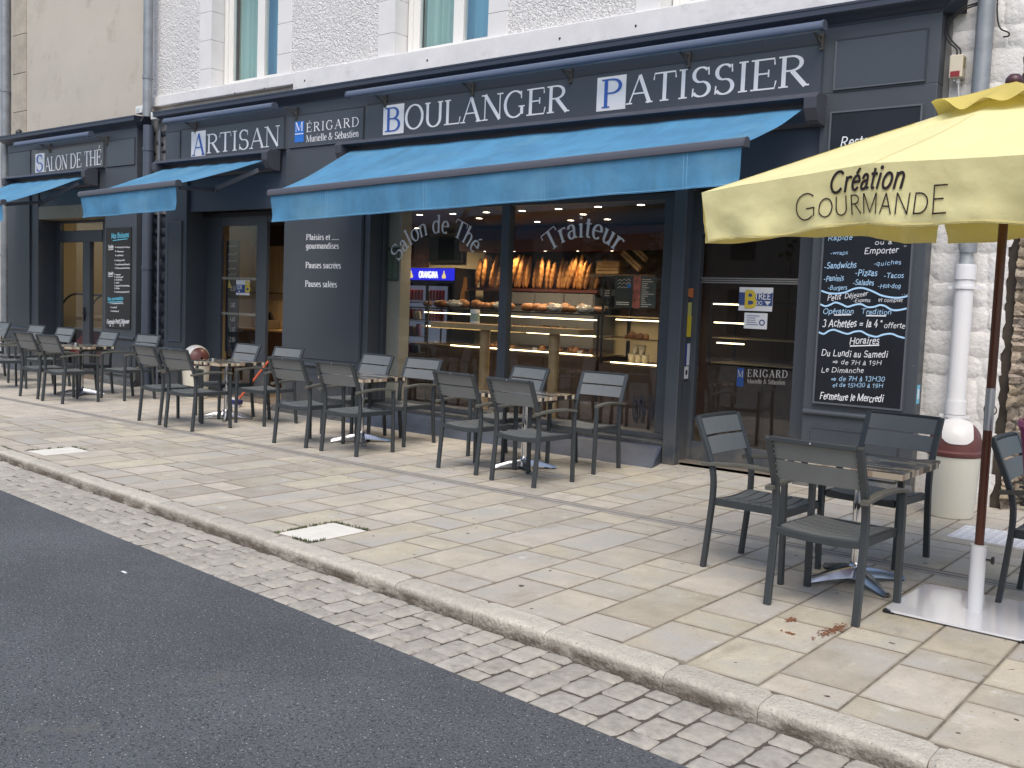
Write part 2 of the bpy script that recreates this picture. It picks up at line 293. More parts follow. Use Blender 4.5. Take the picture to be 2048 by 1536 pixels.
def text(mb, s, org, U, V, N, cap, fit=None, mono=None, thick=.15, thin=.055, serif=True, slant=0., track=0., off=.003, warp=None, jit=0., fitadv=False):
    """adds the strokes of s; org = left end of the baseline; fit = total width wanted; mono = constant pen width; warp maps (u, v) to a 3-D point"""
    U, V, N, org = Vector(U), Vector(V), Vector(N), Vector(org)
    tot = sum(GL[ACC.get(c, c)][0]+track for c in s)-track
    sx = fit/(tot*cap) if fit else 1.0
    x = 0; k = 0
    def pt(u, v, q):
        if warp: return Vector(warp(u, v))+N*(off+q)
        return org+U*u+V*v+N*(off+q)
    def strip(pts, wfun):
        nonlocal k
        k += 1; q = (k % 7)*1.6e-4; n = len(pts); rows = []
        for i in range(n):
            a = pts[max(i-1, 0)]; b = pts[min(i+1, n-1)]; dx, dy = (b[0]-a[0]), b[1]-a[1]; L = math.hypot(dx, dy) or 1; dx /= L; dy /= L
            hw = wfun(dx, dy)/2; ex = 0
            if mono and i in (0, n-1): ex = hw*.5*(1 if i else -1)
            px, py = pts[i][0]+dx*ex, pts[i][1]+dy*ex
            rows.append((pt(px-dy*hw, py+dx*hw, q), pt(px+dy*hw, py-dx*hw, q)))
        for i in range(n-1): mb.quad(rows[i][0], rows[i][1], rows[i+1][1], rows[i+1][0])
    for c in s:
        base = ACC.get(c, c); adv, st, se = GL[base]; jy = random.uniform(-jit, jit)*cap
        def T(p): return ((x+p[0])*cap*sx+slant*p[1]*cap, p[1]*cap+jy)
        st = list(st)
        if base != c: 
            hh = .78 if c.islower() else 1.08; cx = .36 if c.islower() else .5
            st.append(('t', [(cx-.12, hh+.2), (cx+.04, hh)] if c in 'àè' else [(cx-.05, hh), (cx+.1, hh+.2)]))
        for kd, P in st:
            if (kd == 'x' and mono) or (kd == 'm' and not mono): continue
            if kd == 'h' and mono: P = P[1:3] if len(P) == 4 else P[:2]
            if kd == 'd':
                r = (mono*1.0 if mono else thick*.62)*cap; cc = T(P[0]); k += 1
                mb.poly([pt(cc[0]+r*.75*math.cos(a*math.pi/4), cc[1]+r*.75*math.sin(a*math.pi/4), (k % 7)*1.6e-4) for a in range(8)]); continue
            pts = [T(p) for p in P]
            if mono: strip(pts, lambda dx, dy: mono*cap)
            elif kd in 'txh': strip(pts, lambda dx, dy: thin*cap)
            elif kd == 'k': strip(pts, lambda dx, dy: thick*cap*(.6+.4*min(1, sx)))
            else: strip(pts, lambda dx, dy: (thin+(thick*(.6+.4*min(1, sx))-thin)*abs(dy)**1.4)*cap)
        if serif and not mono:
            for X, Y, hw in se:
                yy = Y-.02 if Y > .3 else Y+.02
                strip([T((X-hw, yy)), T((X+hw, yy))], lambda dx, dy: thin*.9*cap)
        x += adv+track
    return mb
def squiggle(mb, x0, z0, x1, z1, y, h, w):
    n = max(4, int((x1-x0)/.028)); pts = []
    for i in range(n+1):
        pts.append((x0+(x1-x0)*i/n, y, z0+(z1-z0)*i/n+(h*random.uniform(.5, 1) if i % 2 else h*random.uniform(0, .2))))
    line(mb, pts, w)
def line(mb, pts, w, N=(0, -1, 0)):
    pts = [Vector(p) for p in pts]; N = Vector(N); n = len(pts); rows = []
    for i in range(n):
        d = (pts[min(i+1, n-1)]-pts[max(i-1, 0)]).normalized(); s_ = d.cross(N).normalized()*w/2; rows.append((pts[i]+s_, pts[i]-s_))
    for i in range(n-1): mb.quad(rows[i][0], rows[i][1], rows[i+1][1], rows[i+1][0])
def smooth_path(P, n=6):
    out = []
    for i in range(len(P)-1):
        p0 = Vector(P[max(i-1, 0)]); p1 = Vector(P[i]); p2 = Vector(P[i+1]); p3 = Vector(P[min(i+2, len(P)-1)])
        for k in range(n):
            t = k/n; out.append(.5*((2*p1)+(-p0+p2)*t+(2*p0-5*p1+4*p2-p3)*t*t+(-p0+3*p1-3*p2+p3)*t**3))
    out.append(Vector(P[-1])); return out
FU, FV, FN = (1, 0, 0), (0, 0, 1), (0, -1, 0)     # facade: right, up, outwards
BOARDTXT= [('Rapide', -3.588, 2.311, -3.351, 2.318, 0.047), ('ou à', -3.151, 2.269, -2.99, 2.273, 0.042), ('Emporter', -3.241, 2.18, -2.933, 2.197, 0.057), ('"', -2.894, 2.221, -2.865, 2.224, 0.037), ('-wraps', -3.551, 2.177, -3.385, 2.186, 0.035), ('-quiches', -3.146, 2.079, -2.9, 2.096, 0.04), ('-Sandwichs', -3.603, 2.045, -3.299, 2.063, 0.059), ('-Pizzas', -3.31, 1.988, -3.106, 1.992, 0.06), ('-Tacos', -3.048, 1.966, -2.87, 1.973, 0.047), ('-Paninis', -3.6, 1.932, -3.409, 1.942, 0.055), ('-Salades', -3.323, 1.901, -3.131, 1.904, 0.052), ('-Hot-dog', -3.095, 1.879, -2.89, 1.886, 0.041), ('-Burgers', -3.554, 1.854, -3.372, 1.863, 0.043), ('...', -2.882, 1.823, -2.82, 1.824, 0.037), ('Petit', -3.556, 1.752, -3.425, 1.769, 0.059), ('Déjeuner', -3.394, 1.777, -3.178, 1.808, 0.047), ('-Express', -3.309, 1.743, -3.151, 1.755, 0.035), ('et complet', -3.083, 1.759, -2.867, 1.759, 0.035), ('Opération', -3.588, 1.627, -3.295, 1.643, 0.051), ('Tradition', -3.232, 1.641, -2.955, 1.647, 0.048), ('3 Achetées = la 4', -3.585, 1.51, -3.072, 1.529, 0.073), ('°', -3.057, 1.529, -3.034, 1.53, 0.07), ('offerte', -3.018, 1.521, -2.829, 1.53, 0.05), ('Horaires', -3.324, 1.362, -3.047, 1.377, 0.069), ('Du Lundi au Samedi', -3.581, 1.241, -2.963, 1.255, 0.062), ('⇒ de 7H à 19H', -3.466, 1.168, -3.012, 1.188, 0.043), ('Le Dimanche', -3.572, 1.087, -3.169, 1.106, 0.048), ('⇒ de 7H à 13H30', -3.47, 1.011, -2.975, 1.045, 0.046), ('et de 15H30 à 19H', -3.452, 0.956, -2.985, 0.987, 0.04), ('Fermeture le Mercredi', -3.57, 0.834, -2.976, 0.852, 0.07)]
WAVES= [[(-3.615, 1.845), (-3.549, 1.825), (-3.468, 1.821), (-3.39, 1.834), (-3.306, 1.869), (-3.229, 1.877), (-3.142, 1.851), (-3.057, 1.815), (-2.966, 1.798), (-2.891, 1.798), (-2.825, 1.815)], [(-3.615, 1.719), (-3.565, 1.702), (-3.518, 1.718), (-3.471, 1.739), (-3.406, 1.721), (-3.357, 1.703), (-3.288, 1.724), (-3.234, 1.73), (-3.171, 1.705), (-3.11, 1.711), (-3.066, 1.727), (-3.02, 1.721), (-2.958, 1.689), (-2.899, 1.687), (-2.825, 1.705)], [(-3.614, 1.458), (-3.565, 1.444), (-3.518, 1.474), (-3.47, 1.486), (-3.414, 1.471), (-3.341, 1.455), (-3.28, 1.477), (-3.218, 1.484), (-3.155, 1.456), (-3.077, 1.441), (-3.018, 1.463), (-2.944, 1.474), (-2.883, 1.454), (-2.825, 1.442)]]
UNDER= [[(-3.479, 1.623), (-3.317, 1.631)], [(-3.181, 1.628), (-3.003, 1.632)], [(-3.311, 1.344), (-3.046, 1.367)]]
BOARDL= [('Nos Boissons', -16.034, 2.467, -15.487, 2.486, 0.082), ('Froides', -16.127, 2.297, -15.96, 2.304, 0.057), ('Chaudes', -16.126, 1.843, -15.959, 1.862, 0.051), ('Nos gourmandises', -16.135, 1.414, -15.644, 1.44, 0.058), ('Formule Petit Déjeuner', -16.159, 1.017, -15.45, 1.054, 0.07), ('à 3', -16.074, 0.978, -15.93, .985, 0.04), ('à 6', -15.76, .99, -15.592, 1.0, 0.04), ('~', -15.855, 2.302, -15.645, 2.304, 0.035), ('~', -15.622, 2.301, -15.455, 2.302, 0.035), ('~', -15.854, 2.233, -15.644, 2.235, 0.035), ('~', -15.853, 2.164, -15.655, 2.167, 0.036), ('~', -15.875, 2.08, -15.607, 2.084, 0.035), ('~', -15.862, 2.014, -15.451, 2.019, 0.035), ('~', -15.861, 1.951, -15.45, 1.957, 0.035), ('~', -15.872, 1.844, -15.731, 1.848, 0.035), ('~', -15.871, 1.8, -15.65, 1.805, 0.035), ('~', -15.871, 1.753, -15.684, 1.759, 0.035), ('~', -15.87, 1.705, -15.776, 1.709, 0.036), ('~', -15.869, 1.655, -15.452, 1.665, 0.035), ('~', -15.869, 1.611, -15.763, 1.615, 0.035), ('~', -15.868, 1.552, -15.456, 1.564, 0.035), ('~', -15.995, 1.355, -15.643, 1.367, 0.035), ('~', -15.983, 1.285, -15.841, 1.292, 0.036), ('~', -15.982, 1.222, -15.781, 1.231, 0.035)]
# ------------------------------------------------------------------ ground
YB = lambda x: 3.865-.077*x          # back edge of the kerb
YF = lambda x: 3.695-.083*x          # front face of the kerb
YA = lambda x: 3.127-.0837*x         # edge of the asphalt
asph = mat('asphalt', (.078, .084, .094), .8, var=.22, vs=1.3, bump=.6, bs=120, bd=.004)
n_, L_, p_ = nodes(asph)
mixcol(asph, noise_fac(asph, .55, .50, .66, 5, .65), (.055, .059, .067))
mixcol(asph, noise_fac(asph, 120, .52, .62, 3, .7), (.135, .14, .15))
mixcol(asph, noise_fac(asph, 75, .47, .38, 3, .7), (.030, .032, .037))
mixcol(asph, noise_fac(asph, 95, .70, .72, 1), (.42, .42, .42))
mixcol(asph, noise_fac(asph, 2.3, .66, .80, 6), (.12, .118, .105))
ground = MB(); ground.box(-400, -400, -.6, 400, 400, -.2); ground.build('ground', mat('bare ground', (.18, .17, .15), .9, var=.2))['kind'] = 'structure'
road = MB(); N = 240; xs = [-40+80*i/N for i in range(N+1)]
pts = [(x, YA(x)+.010*noise.noise((x*3, 0, 0))+.006*noise.noise((x*17, 3, 0))) for x in xs]
for i in range(N):
    (a, ya), (b, yb) = pts[i], pts[i+1]
    road.quad((a, -11, -.083), (b, -11, -.083), (b, yb, -.083), (a, ya, -.083)); road.quad((a, ya, -.083), (b, yb, -.083), (b, yb, -.2), (a, ya, -.2))
o = road.build('road', asph); o['kind'] = 'structure'
# gutter of setts
gut = MB()
for i in range(N):
    a, b = xs[i], xs[i+1]; gut.quad((a, YA(a)-.02, -.092), (b, YA(b)-.02, -.092), (b, YF(b)+.05, -.092), (a, YF(a)+.05, -.092))
gutter = gut.build('gutter', mat('gutter joints', (.085, .072, .06), .95, var=.4, vs=40, bump=.5, bs=200, bd=.01)); gutter['kind'] = 'structure'
sett = mat('sett stone', (.345, .325, .285), .8, var=.16, vs=22, bump=.6, bs=75, bd=.006, rnd=.10, hue=.006)
mixcol(sett, noise_fac(sett, 9, .55, .75, 4), (.21, .195, .175))
def stone_mesh(name, nx, ny, bul, seed, m, edge=.10):
    rnd = random.Random(seed); mb = MB()
    def f(u, v):
        x, y = u-.5, v-.5; k = max(abs(x), abs(y))*2
        z = -edge*max(0, (k-.78)/.22)**2+bul*(1-k*k)+rnd.uniform(-.05, .05)
        j = .016 if k > .9 else 0; c = 1-.06*(abs(x*2)**8*abs(y*2)**8)
        return (x*c+rnd.uniform(-j, j), y*c+rnd.uniform(-j, j), z)
    mb.grid(f, nx, ny); n0 = nx*(ny+1)
    ring = [i*(ny+1) for i in range(nx+1)]+[nx*(ny+1)+j for j in range(1, ny+1)]+[i*(ny+1)+ny for i in range(nx-1, -1, -1)]+[j for j in range(ny-1, 0, -1)]
    b = len(mb.v)
    for i in ring: x, y, z = mb.v[i]; mb.v.append((x*.98, y*.98, -1.2))
    for i in range(len(ring)):
        j = (i+1) % len(ring); mb.f.append((ring[i], ring[j], b+j, b+i))
    me = mb.mesh(name, m); sharp(me, 55); return me
setts = [stone_mesh('sett', 7, 7, .06, 20+i, sett, .30) for i in range(5)]
cell = []
x = 6.0; row = 0
while x > -15.5:
    wx = random.uniform(.140, .162); xc = x-wx/2; y0, y1 = YA(xc)+.006, YF(xc)-.012; y = y0; first = row % 2 == 0
    while y < y1-.05:
        l = random.uniform(.20, .24)
        if first: l *= .55
        first = False
        if y1-(y+l) < .08: l = y1-y
        cell.append((xc, y+l/2, wx-.009, l-.009)); y += l
    x -= wx; row += 1
cell.sort(key=lambda c: (c[0]+.5)**2*.25+(c[1]-2)**2+max(0, c[0]+.5)*8)
far = MB()
for i, (cx, cy, a, b) in enumerate(cell):
    me = setts[i % 5]; rz = random.choice((0, math.pi))+math.atan(-.083)*.5
    if i < 300: shared('sett', me, None, gutter, (cx, cy, -.081+random.uniform(-.004, .003)), (a, b, .03), (random.uniform(-.02, .02), random.uniform(-.02, .02), rz))
    else:
        M_ = Matrix.Translation((cx, cy, -.081)) @ Matrix.Rotation(rz, 4, 'Z') @ Matrix.Diagonal((a, b, .03, 1)); k = len(far.v)
        far.v += [tuple(M_ @ v.co) for v in me.vertices]; far.f += [tuple(k+j for j in p.vertices) for p in me.polygons]
far.build('sett', sett, gutter, kind='stuff')
# kerb
kst = mat('kerb stone', (.44, .415, .36), .85, var=.14, vs=16, bump=.8, bs=55, bd=.014, rnd=.08)
mixcol(kst, noise_fac(kst, 90, .60, .72, 2), (.26, .235, .205))
# soot and tyre marks on the road-side face: a stain that belongs to that face
n_, L_, p_ = nodes(kst); g_ = n_.new('ShaderNodeNewGeometry'); sp = n_.new('ShaderNodeSeparateXYZ'); L_.new(g_.outputs['Position'], sp.inputs[0])
mr = n_.new('ShaderNodeMapRange'); L_.new(sp.outputs[2], mr.inputs[0]); mr.inputs[1].default_value = -.015; mr.inputs[2].default_value = -.055
mu = n_.new('ShaderNodeMath'); mu.operation = 'MULTIPLY'; L_.new(mr.outputs[0], mu.inputs[0]); L_.new(noise_fac(kst, 5, .30, .56, 7, .75, (1, 1, 2.5)), mu.inputs[1])
mixcol(kst, mu.outputs[0], (.115, .095, .075))
bed = MB()
for i in range(N):
    a, b = xs[i], xs[i+1]; bed.quad((a, YF(a)+.03, -.014), (b, YF(b)+.03, -.014), (b, YB(b)+.01, -.014), (a, YB(a)+.01, -.014)); bed.quad((a, YF(a)+.03, -.014), (b, YF(b)+.03, -.014), (b, YF(b)+.03, -.15), (a, YF(a)+.03, -.15))
kerb = bed.build('kerb', mat('kerb mortar', (.36, .335, .30), .95, var=.2, vs=50)); kerb['kind'] = 'structure'
KX = [8.7, 7.9, 7.15, 6.4, 5.6, 4.9, 4.2, 3.4, 2.65, 1.9, 1.2, .4, -.35, -.98, -1.671, -2.14, -2.85, -3.35, -3.98, -4.534, -5.32]
while KX[-1] > -24: KX.append(KX[-1]-random.uniform(.62, .86))
for a, b in zip(KX[:-1], KX[1:]):
    a -= .0015; b += .0015; sd0 = random.uniform(0, 90); mb = MB(); drop = random.uniform(-.003, .003)
    def f(u, v, a=a, b=b, s=sd0, drop=drop):
        x = a+(b-a)*u; yb, yf = YB(x), YF(x); nz = noise.noise((x*7+s, v*5, s))
        ch = max(0, noise.noise((x*9, s, 4))-.25)*.03
        if v < .5: t = v/.5; y = yb+(yf+.035-yb)*t; z = 0.001-.004*t
        elif v < .8: t = (v-.5)/.3*math.pi/2; y = yf+.035-.035*math.sin(t)+ch*math.sin(t); z = -.003-.03*(1-math.cos(t))-ch
        else: t = (v-.8)/.2; y = yf-.006*t+.004*nz; z = -.033-.12*t
        e = min(u, 1-u)
        return (x, y+(.002*nz), z+.0025*nz+drop-(.006 if e < .02 else 0))
    mb.grid(f, 14, 14)
    for u in (0, 1):
        L2 = [f(u, j/14) for j in range(15)]; mb.poly(L2+[(L2[-1][0], YB(L2[-1][0]), -.15)])
    mb.build('kerb_stone', kst, kerb, auto=50)
# pavement
pbed = MB(); pbed.poly([(9, YB(9)-.01, -.0032), (9, 12.5, -.0032), (-26, 12.5, -.0032), (-26, YB(-26)-.01, -.0032)])
pav = pbed.build('pavement', mat('pavement joints', (.185, .16, .125), .95, var=.5, vs=5, bump=.4, bs=180, bd=.008)); pav['kind'] = 'structure'
slabm = mat('pavement slab', (.425, .387, .315), .8, var=.15, vs=5, bump=.5, bs=75, bd=.007, rnd=.16, hue=.015, det=8, off=True)
mixcol(slabm, noise_fac(slabm, 1.7, .48, .66, 5, off=True), (.40, .385, .355))
mixcol(slabm, noise_fac(slabm, 2.6, .56, .74, 7, .72, (1, .35, 1), off=True), (.30, .265, .21))
mixcol(slabm, noise_fac(slabm, 5.5, .60, .74, 6, .7, off=True), (.56, .54, .49))
mixcol(slabm, noise_fac(slabm, 55, .62, .72, 3), (.24, .21, .17))
mixcol(slabm, noise_fac(slabm, 3.3, .64, .80, 6, .75, off=True), (.40, .30, .19))
mixcol(slabm, noise_fac(slabm, 13, .765, .775, 1, .4), (.075, .065, .055))
n_, L_, p_ = nodes(slabm); tc = n_.new('ShaderNodeTexCoord'); sp = n_.new('ShaderNodeSeparateXYZ'); L_.new(tc.outputs['Generated'], sp.inputs[0])
def mth(op, a, b=None):
    q = n_.new('ShaderNodeMath'); q.operation = op
    for i, v in enumerate((a, b)):
        if v is None: continue
        if isinstance(v, (int, float)): q.inputs[i].default_value = v
        else: L_.new(v, q.inputs[i])
    return q.outputs[0]
ed = mth('MAXIMUM', mth('ABSOLUTE', mth('SUBTRACT', sp.outputs[0], .5)), mth('ABSOLUTE', mth('SUBTRACT', sp.outputs[1], .5)))
q = n_.new('ShaderNodeMapRange'); L_.new(ed, q.inputs[0]); q.inputs[1].default_value = .455; q.inputs[2].default_value = .497
mixcol(slabm, mth('MULTIPLY', q.outputs[0], noise_fac(slabm, 9, .25, .75, 5, .7)), (.30, .258, .20))
def slab_mesh():
    mb = MB(); c = .5; i = .5
    out = [(-.5, -.5), (.5, -.5), (.5, .5), (-.5, .5)]; k = .994
    mb.v += [(x*k, y*k, 0) for x, y in out]+[(x, y, -.0014) for x, y in out]+[(x, y, -.05) for x, y in out]
    mb.f += [(0, 1, 2, 3)]
    for j in range(4):
        a = (j+1) % 4; mb.f += [(4+j, 4+a, a, j), (8+j, 8+a, 4+a, 4+j)]
    return mb.mesh('slab', slabm)
sm = slab_mesh()
pale = mat('cement cover', (.66, .64, .585), .85, var=.08, vs=9, bump=.25, bs=60, bd=.008)
sm2 = sm.copy(); sm2.materials[0] = pale
SW = .3625; slabs = []
rs = random.Random(5)
for k in range(-27, 62):
    x1 = -1.033-SW*k; x0 = x1-SW; xc = (x0+x1)/2
    for (ya, yb) in ((YB(xc)+.012, 6.618), (6.752, 9.9)):
        y = ya; big = rs.random() < .5
        cuts = []
        while y < yb-.02:
            l = rs.choice((.24, .27, .3)) if not big else rs.choice((.46, .5, .54, .68, .74))
            big = not big if rs.random() < .86 else big
            if ya < 6:
                for kk, s0, s1 in ((11, 4.30, 4.80), (23, 4.69, 5.16)):
                    if k == kk:
                        if y < s0-.001 < y+l: l = s0-y
                        if abs(y-s0) < .002: l = s1-s0
            if yb-(y+l) < .12: l = yb-y
            cuts.append((xc, y+l/2, SW-.014, l-.017, (k in (11, 23) and abs(y-(4.30 if k == 11 else 4.69)) < .003))); y += l
        slabs += cuts
slabs.sort(key=lambda c: (0 if c[4] else 1, max(c[0]+.4, 0)*20+math.hypot(c[0]*.55, c[1])))
farm = MB()
for i, (cx, cy, a, b, sp_) in enumerate(slabs):
    if i < 300: shared('cement_slab' if sp_ else 'slab', sm2 if sp_ else sm, None, pav, (cx, cy, rs.uniform(-.0014, .0008)), (a, b, 1), (rs.uniform(-.002, .002), rs.uniform(-.003, .003), 0))
    else:
        k = len(farm.v); farm.v += [(v.co.x*a+cx, v.co.y*b+cy, v.co.z) for v in sm.vertices]; farm.f += [tuple(k+j for j in p.vertices) for p in sm.polygons]
farm.build('slab', slabm, pav, kind='stuff')
# drain channel: two grey kerbs with a dark slot
chm = mat('channel concrete', (.30, .29, .275), .8, var=.15, vs=8, bump=.3, bs=60, bd=.008)
ch = MB(); ch.box(-26, 6.626, -.05, 9, 6.668, -.002); ch.box(-26, 6.70, -.05, 9, 6.744, -.003)
o = ch.build('drain_channel', chm); o['kind'] = 'structure'
sl = MB(); sl.box(-26, 6.668, -.06, 9, 6.70, -.012); sl.build('slot', mat('slot grime', (.10, .10, .105), .8), o)
# moss round the cement cover
mo = MB(); rm = random.Random(3)
def clump(x, y, n, s):
    for _ in range(n):
        px, py = x+rm.gauss(0, s), y+rm.gauss(0, s); a = rm.uniform(0, 6.28); l = rm.uniform(.006, .022); hh = rm.uniform(.004, .018); wd = .004
        dx, dy = math.cos(a), math.sin(a)
        mo.poly([(px-dy*wd, py+dx*wd, -.004), (px+dy*wd, py-dx*wd, -.004), (px+dx*l, py+dy*l, hh)])
for (xa, ya, xb, yb, dens) in ((-5.385, 4.31, -5.385, 4.81, 48), (-5.385, 4.81, -5.02, 4.81, 34), (-5.02, 4.42, -5.02, 4.3, 12), (-5.2, 4.295, -5.03, 4.295, 20), (-9.74, 4.69, -9.74, 5.1, 22), (-9.74, 5.17, -9.4, 5.17, 10), (-10.6, YB(-10.6)+.01, -9.9, YB(-9.9)+.01, 14), (-7.3, YB(-7.3)+.008, -7.15, YB(-7.15)+.008, 16)):
    for i in range(dens):
        t = rm.random(); clump(xa+(xb-xa)*t, ya+(yb-ya)*t, rm.randint(3, 9), .009)
mossm = mat('moss', (.055, .075, .018), .9, var=.4, vs=40)
tag(mo.build('moss', mossm), 'green moss growing in the joint round the pale cement slab', 'moss', kind='stuff')
# rust marks
rus = MB(); rr = random.Random(8)
for cx, cy, n, sx, sy, ang in ((-1.80, 5.02, 150, .018, .085, .12), (-2.03, 5.02, 40, .012, .028, .1), (-1.95, 4.80, 25, .022, .008, .2)):
    for _ in range(n):
        u, v = rr.gauss(0, 1)*sx, rr.gauss(0, 1)*sy; x, y = cx+u*math.cos(ang)+v*math.sin(ang), cy-u*math.sin(ang)+v*math.cos(ang); r = rr.uniform(.003, .010)
        rus.poly([(x+r*rr.uniform(.5, 1)*math.cos(t*1.05), y+r*1.6*rr.uniform(.5, 1)*math.sin(t*1.05), .0022+_*.000012) for t in range(6)])
rus.build('rust_mark', mat('rust', (.20, .085, .04), .9, var=.4, vs=60), pav)
# litter
for (x, y, z, a, c, lb) in ((-5.44, 3.21, -.078, .4, (.8, .8, .8), 'small white paper scrap lying on the grey road'), (-7.85, 3.1, -.078, 1.2, (.62, .60, .56), 'tiny pale scrap lying on the road towards the left edge')):
    mb = MB(); mb.grid(lambda u, v: ((u-.5)*.05, (v-.5)*.018, .004*math.sin(u*6)), 5, 1); mb.box(-.012, -.004, 0, .012, .004, .004)
    o = mb.build('paper_scrap', mat('paper', c, .9)); o.location = (x, y, z); o.rotation_euler = (0, 0, a); tag(o, lb, 'litter')
# ------------------------------------------------------------------ stone builder for rubble walls
def rubble(mb_unused, name, m, parent, o, U, V, Nn, w_, h_, dep, seed, nx=4, ny=4, rough=.35, kind=None):
    rnd = random.Random(seed); mb = MB(); o, U, V, Nn = Vector(o), Vector(U), Vector(V), Vector(Nn)
    def f(u, v):
        x, y = u-.5, v-.5; k = max(abs(x), abs(y))*2; c = 1-.22*(abs(2*x)**4)*(abs(2*y)**4)
        e = .06 if k > .9 else 0
        d = dep*((1-.9*max(0, (k-.5)/.5)**2))+dep*rough*rnd.uniform(-1, 1)*(1 if k < .95 else .2)
        return o+U*((x*c+rnd.uniform(-e, e))*w_)+V*((y*c+rnd.uniform(-e, e))*h_)+Nn*d
    mb.grid(f, nx, ny)
    b = mb.build(name, m, parent, smooth=False, auto=48)
    return b
# ------------------------------------------------------------------ white building above the shop
rough = mat('white roughcast', (.73, .72, .715), .9, var=.05, vs=3)
n_, L_, p_ = nodes(rough); g_ = n_.new('ShaderNodeNewGeometry'); v1 = n_.new('ShaderNodeTexNoise'); v1.inputs['Scale'].default_value = 24; v1.inputs['Detail'].default_value = 3; v1.inputs['Distortion'].default_value = 1.2; L_.new(g_.outputs['Position'], v1.inputs['Vector'])
bp = n_.new('ShaderNodeBump'); bp.inputs['Strength'].default_value = 1; bp.inputs['Distance'].default_value = .042; L_.new(v1.outputs['Fac'], bp.inputs['Height']); L_.new(bp.outputs[0], p_.inputs['Normal'])
block = mat('dressed white stone', (.72, .715, .71), .7, var=.04, vs=2.5, bump=.06, bs=30)
bandm = mat('white string course', (.70, .70, .705), .75, var=.07, vs=3.5, bump=.12, bs=22, bd=.01)
mixcol(bandm, noise_fac(bandm, 2.2, .56, .74, 6, .7, (1, 1, 2.2)), (.52, .52, .53))
pink = mat('bare plaster', (.56, .50, .43), .9, var=.12, vs=6)
inwall = mat('cream interior wall', (.60, .50, .32), .7, var=.04, vs=2)
wb = thing('white_building', 'white roughcast house standing above the bakery shopfront', 'building')
YW = 9.42; OP = [(-13.6, -11.99), (-9.61, -8.02), (-5.65, -4.05)]; Z0 = 4.765
def wallpiece(x0, x1, z0, z1):
    mb = MB(); mb.box(x0, YW, z0, x1, 9.72, z1); mb.build('wall', rough, wb)
xe = [-15.28]+[v for o_ in OP for v in (o_[0]-.30, o_[1]+.30)]+[-2.66]
for i in range(0, len(xe), 2): wallpiece(xe[i], xe[i+1], Z0, 8.6)
for a, b in OP:
    wallpiece(a-.30, b+.30, 6.9, 8.6)
    for (x0, x1) in ((a-.30, a), (b, b+.30)):
        z = Z0; k = 0
        while z < 6.88:
            h = min(.43 if k else .30, 6.9-z); k += 1
            m_ = MB(); m_.box(x0, YW-.014, z+.002, x1, 9.70, z+h-.002); m_.build('stone_block', block, wb, bevel=.004); z += h
    wn = MB(); y = 9.67
    wn.box(a+.02, y, Z0+.03, a+.20, y+.06, 6.9); wn.box(b-.2, y, Z0+.03, b-.02, y+.06, 6.9); wn.box(a+.2, y+.002, Z0+.03, b-.2, y+.058, Z0+.13); wn.box(a+.2, y, 6.8, b-.2, y+.06, 6.9)
    c = (a+b)/2+.09; wn.box(c-.085, y-.012, Z0+.032, c+.085, y+.07, 6.9); wn.box(a+.02, y-.03, Z0+.03, a+.09, y, 6.9); wn.box(b-.09, y-.03, Z0+.03, b-.02, y, 6.9)
    wo = wn.build('window', mat('window frame', (.78, .77, .74), .4), wb, bevel=.006)
    for p0, p1 in ((a+.2, c-.085), (c+.085, b-.2)):
        g = MB(); g.quad((p0, y+.03, Z0+.13), (p1, y+.03, Z0+.13), (p1, y+.03, 6.8), (p0, y+.03, 6.8)); g.build('pane', glass('upper pane', 2.0, (.86, .96, .98)), wo)
    for p0, p1, amp, col in ((a+.1, a+.62, .035, (.50, .66, .58)), (a+.60, b-.1, .008, (.24, .52, .72))):  # green folds are cloth; the flat blue sheet paints in reflected sky
        cu = MB(); cu.grid(lambda u, v, a=p0, b=p1, m=amp: (a+(b-a)*u, 9.86+m*math.sin(u*26)+m*.3*math.sin(u*61)+(.05 if m < .02 else 0), Z0+.1+2.1*v), 50, 1)
        cu.build('curtain_and_sky_tint', mat('window curtain', col, .8, trans=.3), wo, smooth=True)
    bk = MB(); bk.box(a-.1, 10.6, Z0-.1, b+.1, 10.65, 7); bk.build('room_back', mat('dim room', (.25, .27, .27), .9), wo)
sc_ = MB(); sc_.box(-15.2, 9.36, 4.60, -11.56, 9.7, 4.763); sc_.box(-11.56, 9.352, 4.44, -2.66, 9.7, 4.768); sc_.build('string_course', bandm, wb, bevel=.012)
pl = MB(); pl.box(-15.28, 9.44, 4.2, -11.55, 9.7, 4.602); pl.build('plaster_strip', pink, wb)
for hx in (-12.9, -12.2, -11.3, -8.95, -6.9, -5.9):
    hb = MB(); hb.lathe([(0, -.004), (.012, -.004), (.014, 0)], (hx, 9.349, 4.62 if hx > -11.5 else 4.605), 8, (0, 1, 0)); hb.build('peg_hole', BLACK, wb)
back = MB(); back.box(-15.28, 13.4, -.1, -2.1, 13.6, 8.6); back.box(-15.28, 9.4, 8.6, -2.1, 13.6, 8.8); back.box(-15.3, 9.8, 2.95, -2.1, 13.4, 3.1); back.build('carcass', mat('hidden masonry', (.3, .29, .27), .9), wb)
ms = MB(); ms.box(-15.28, 9.36, 2.86, -2.66, 9.62, 4.43); ms.build('masonry', mat('masonry', (.2, .2, .2), .9), wb)
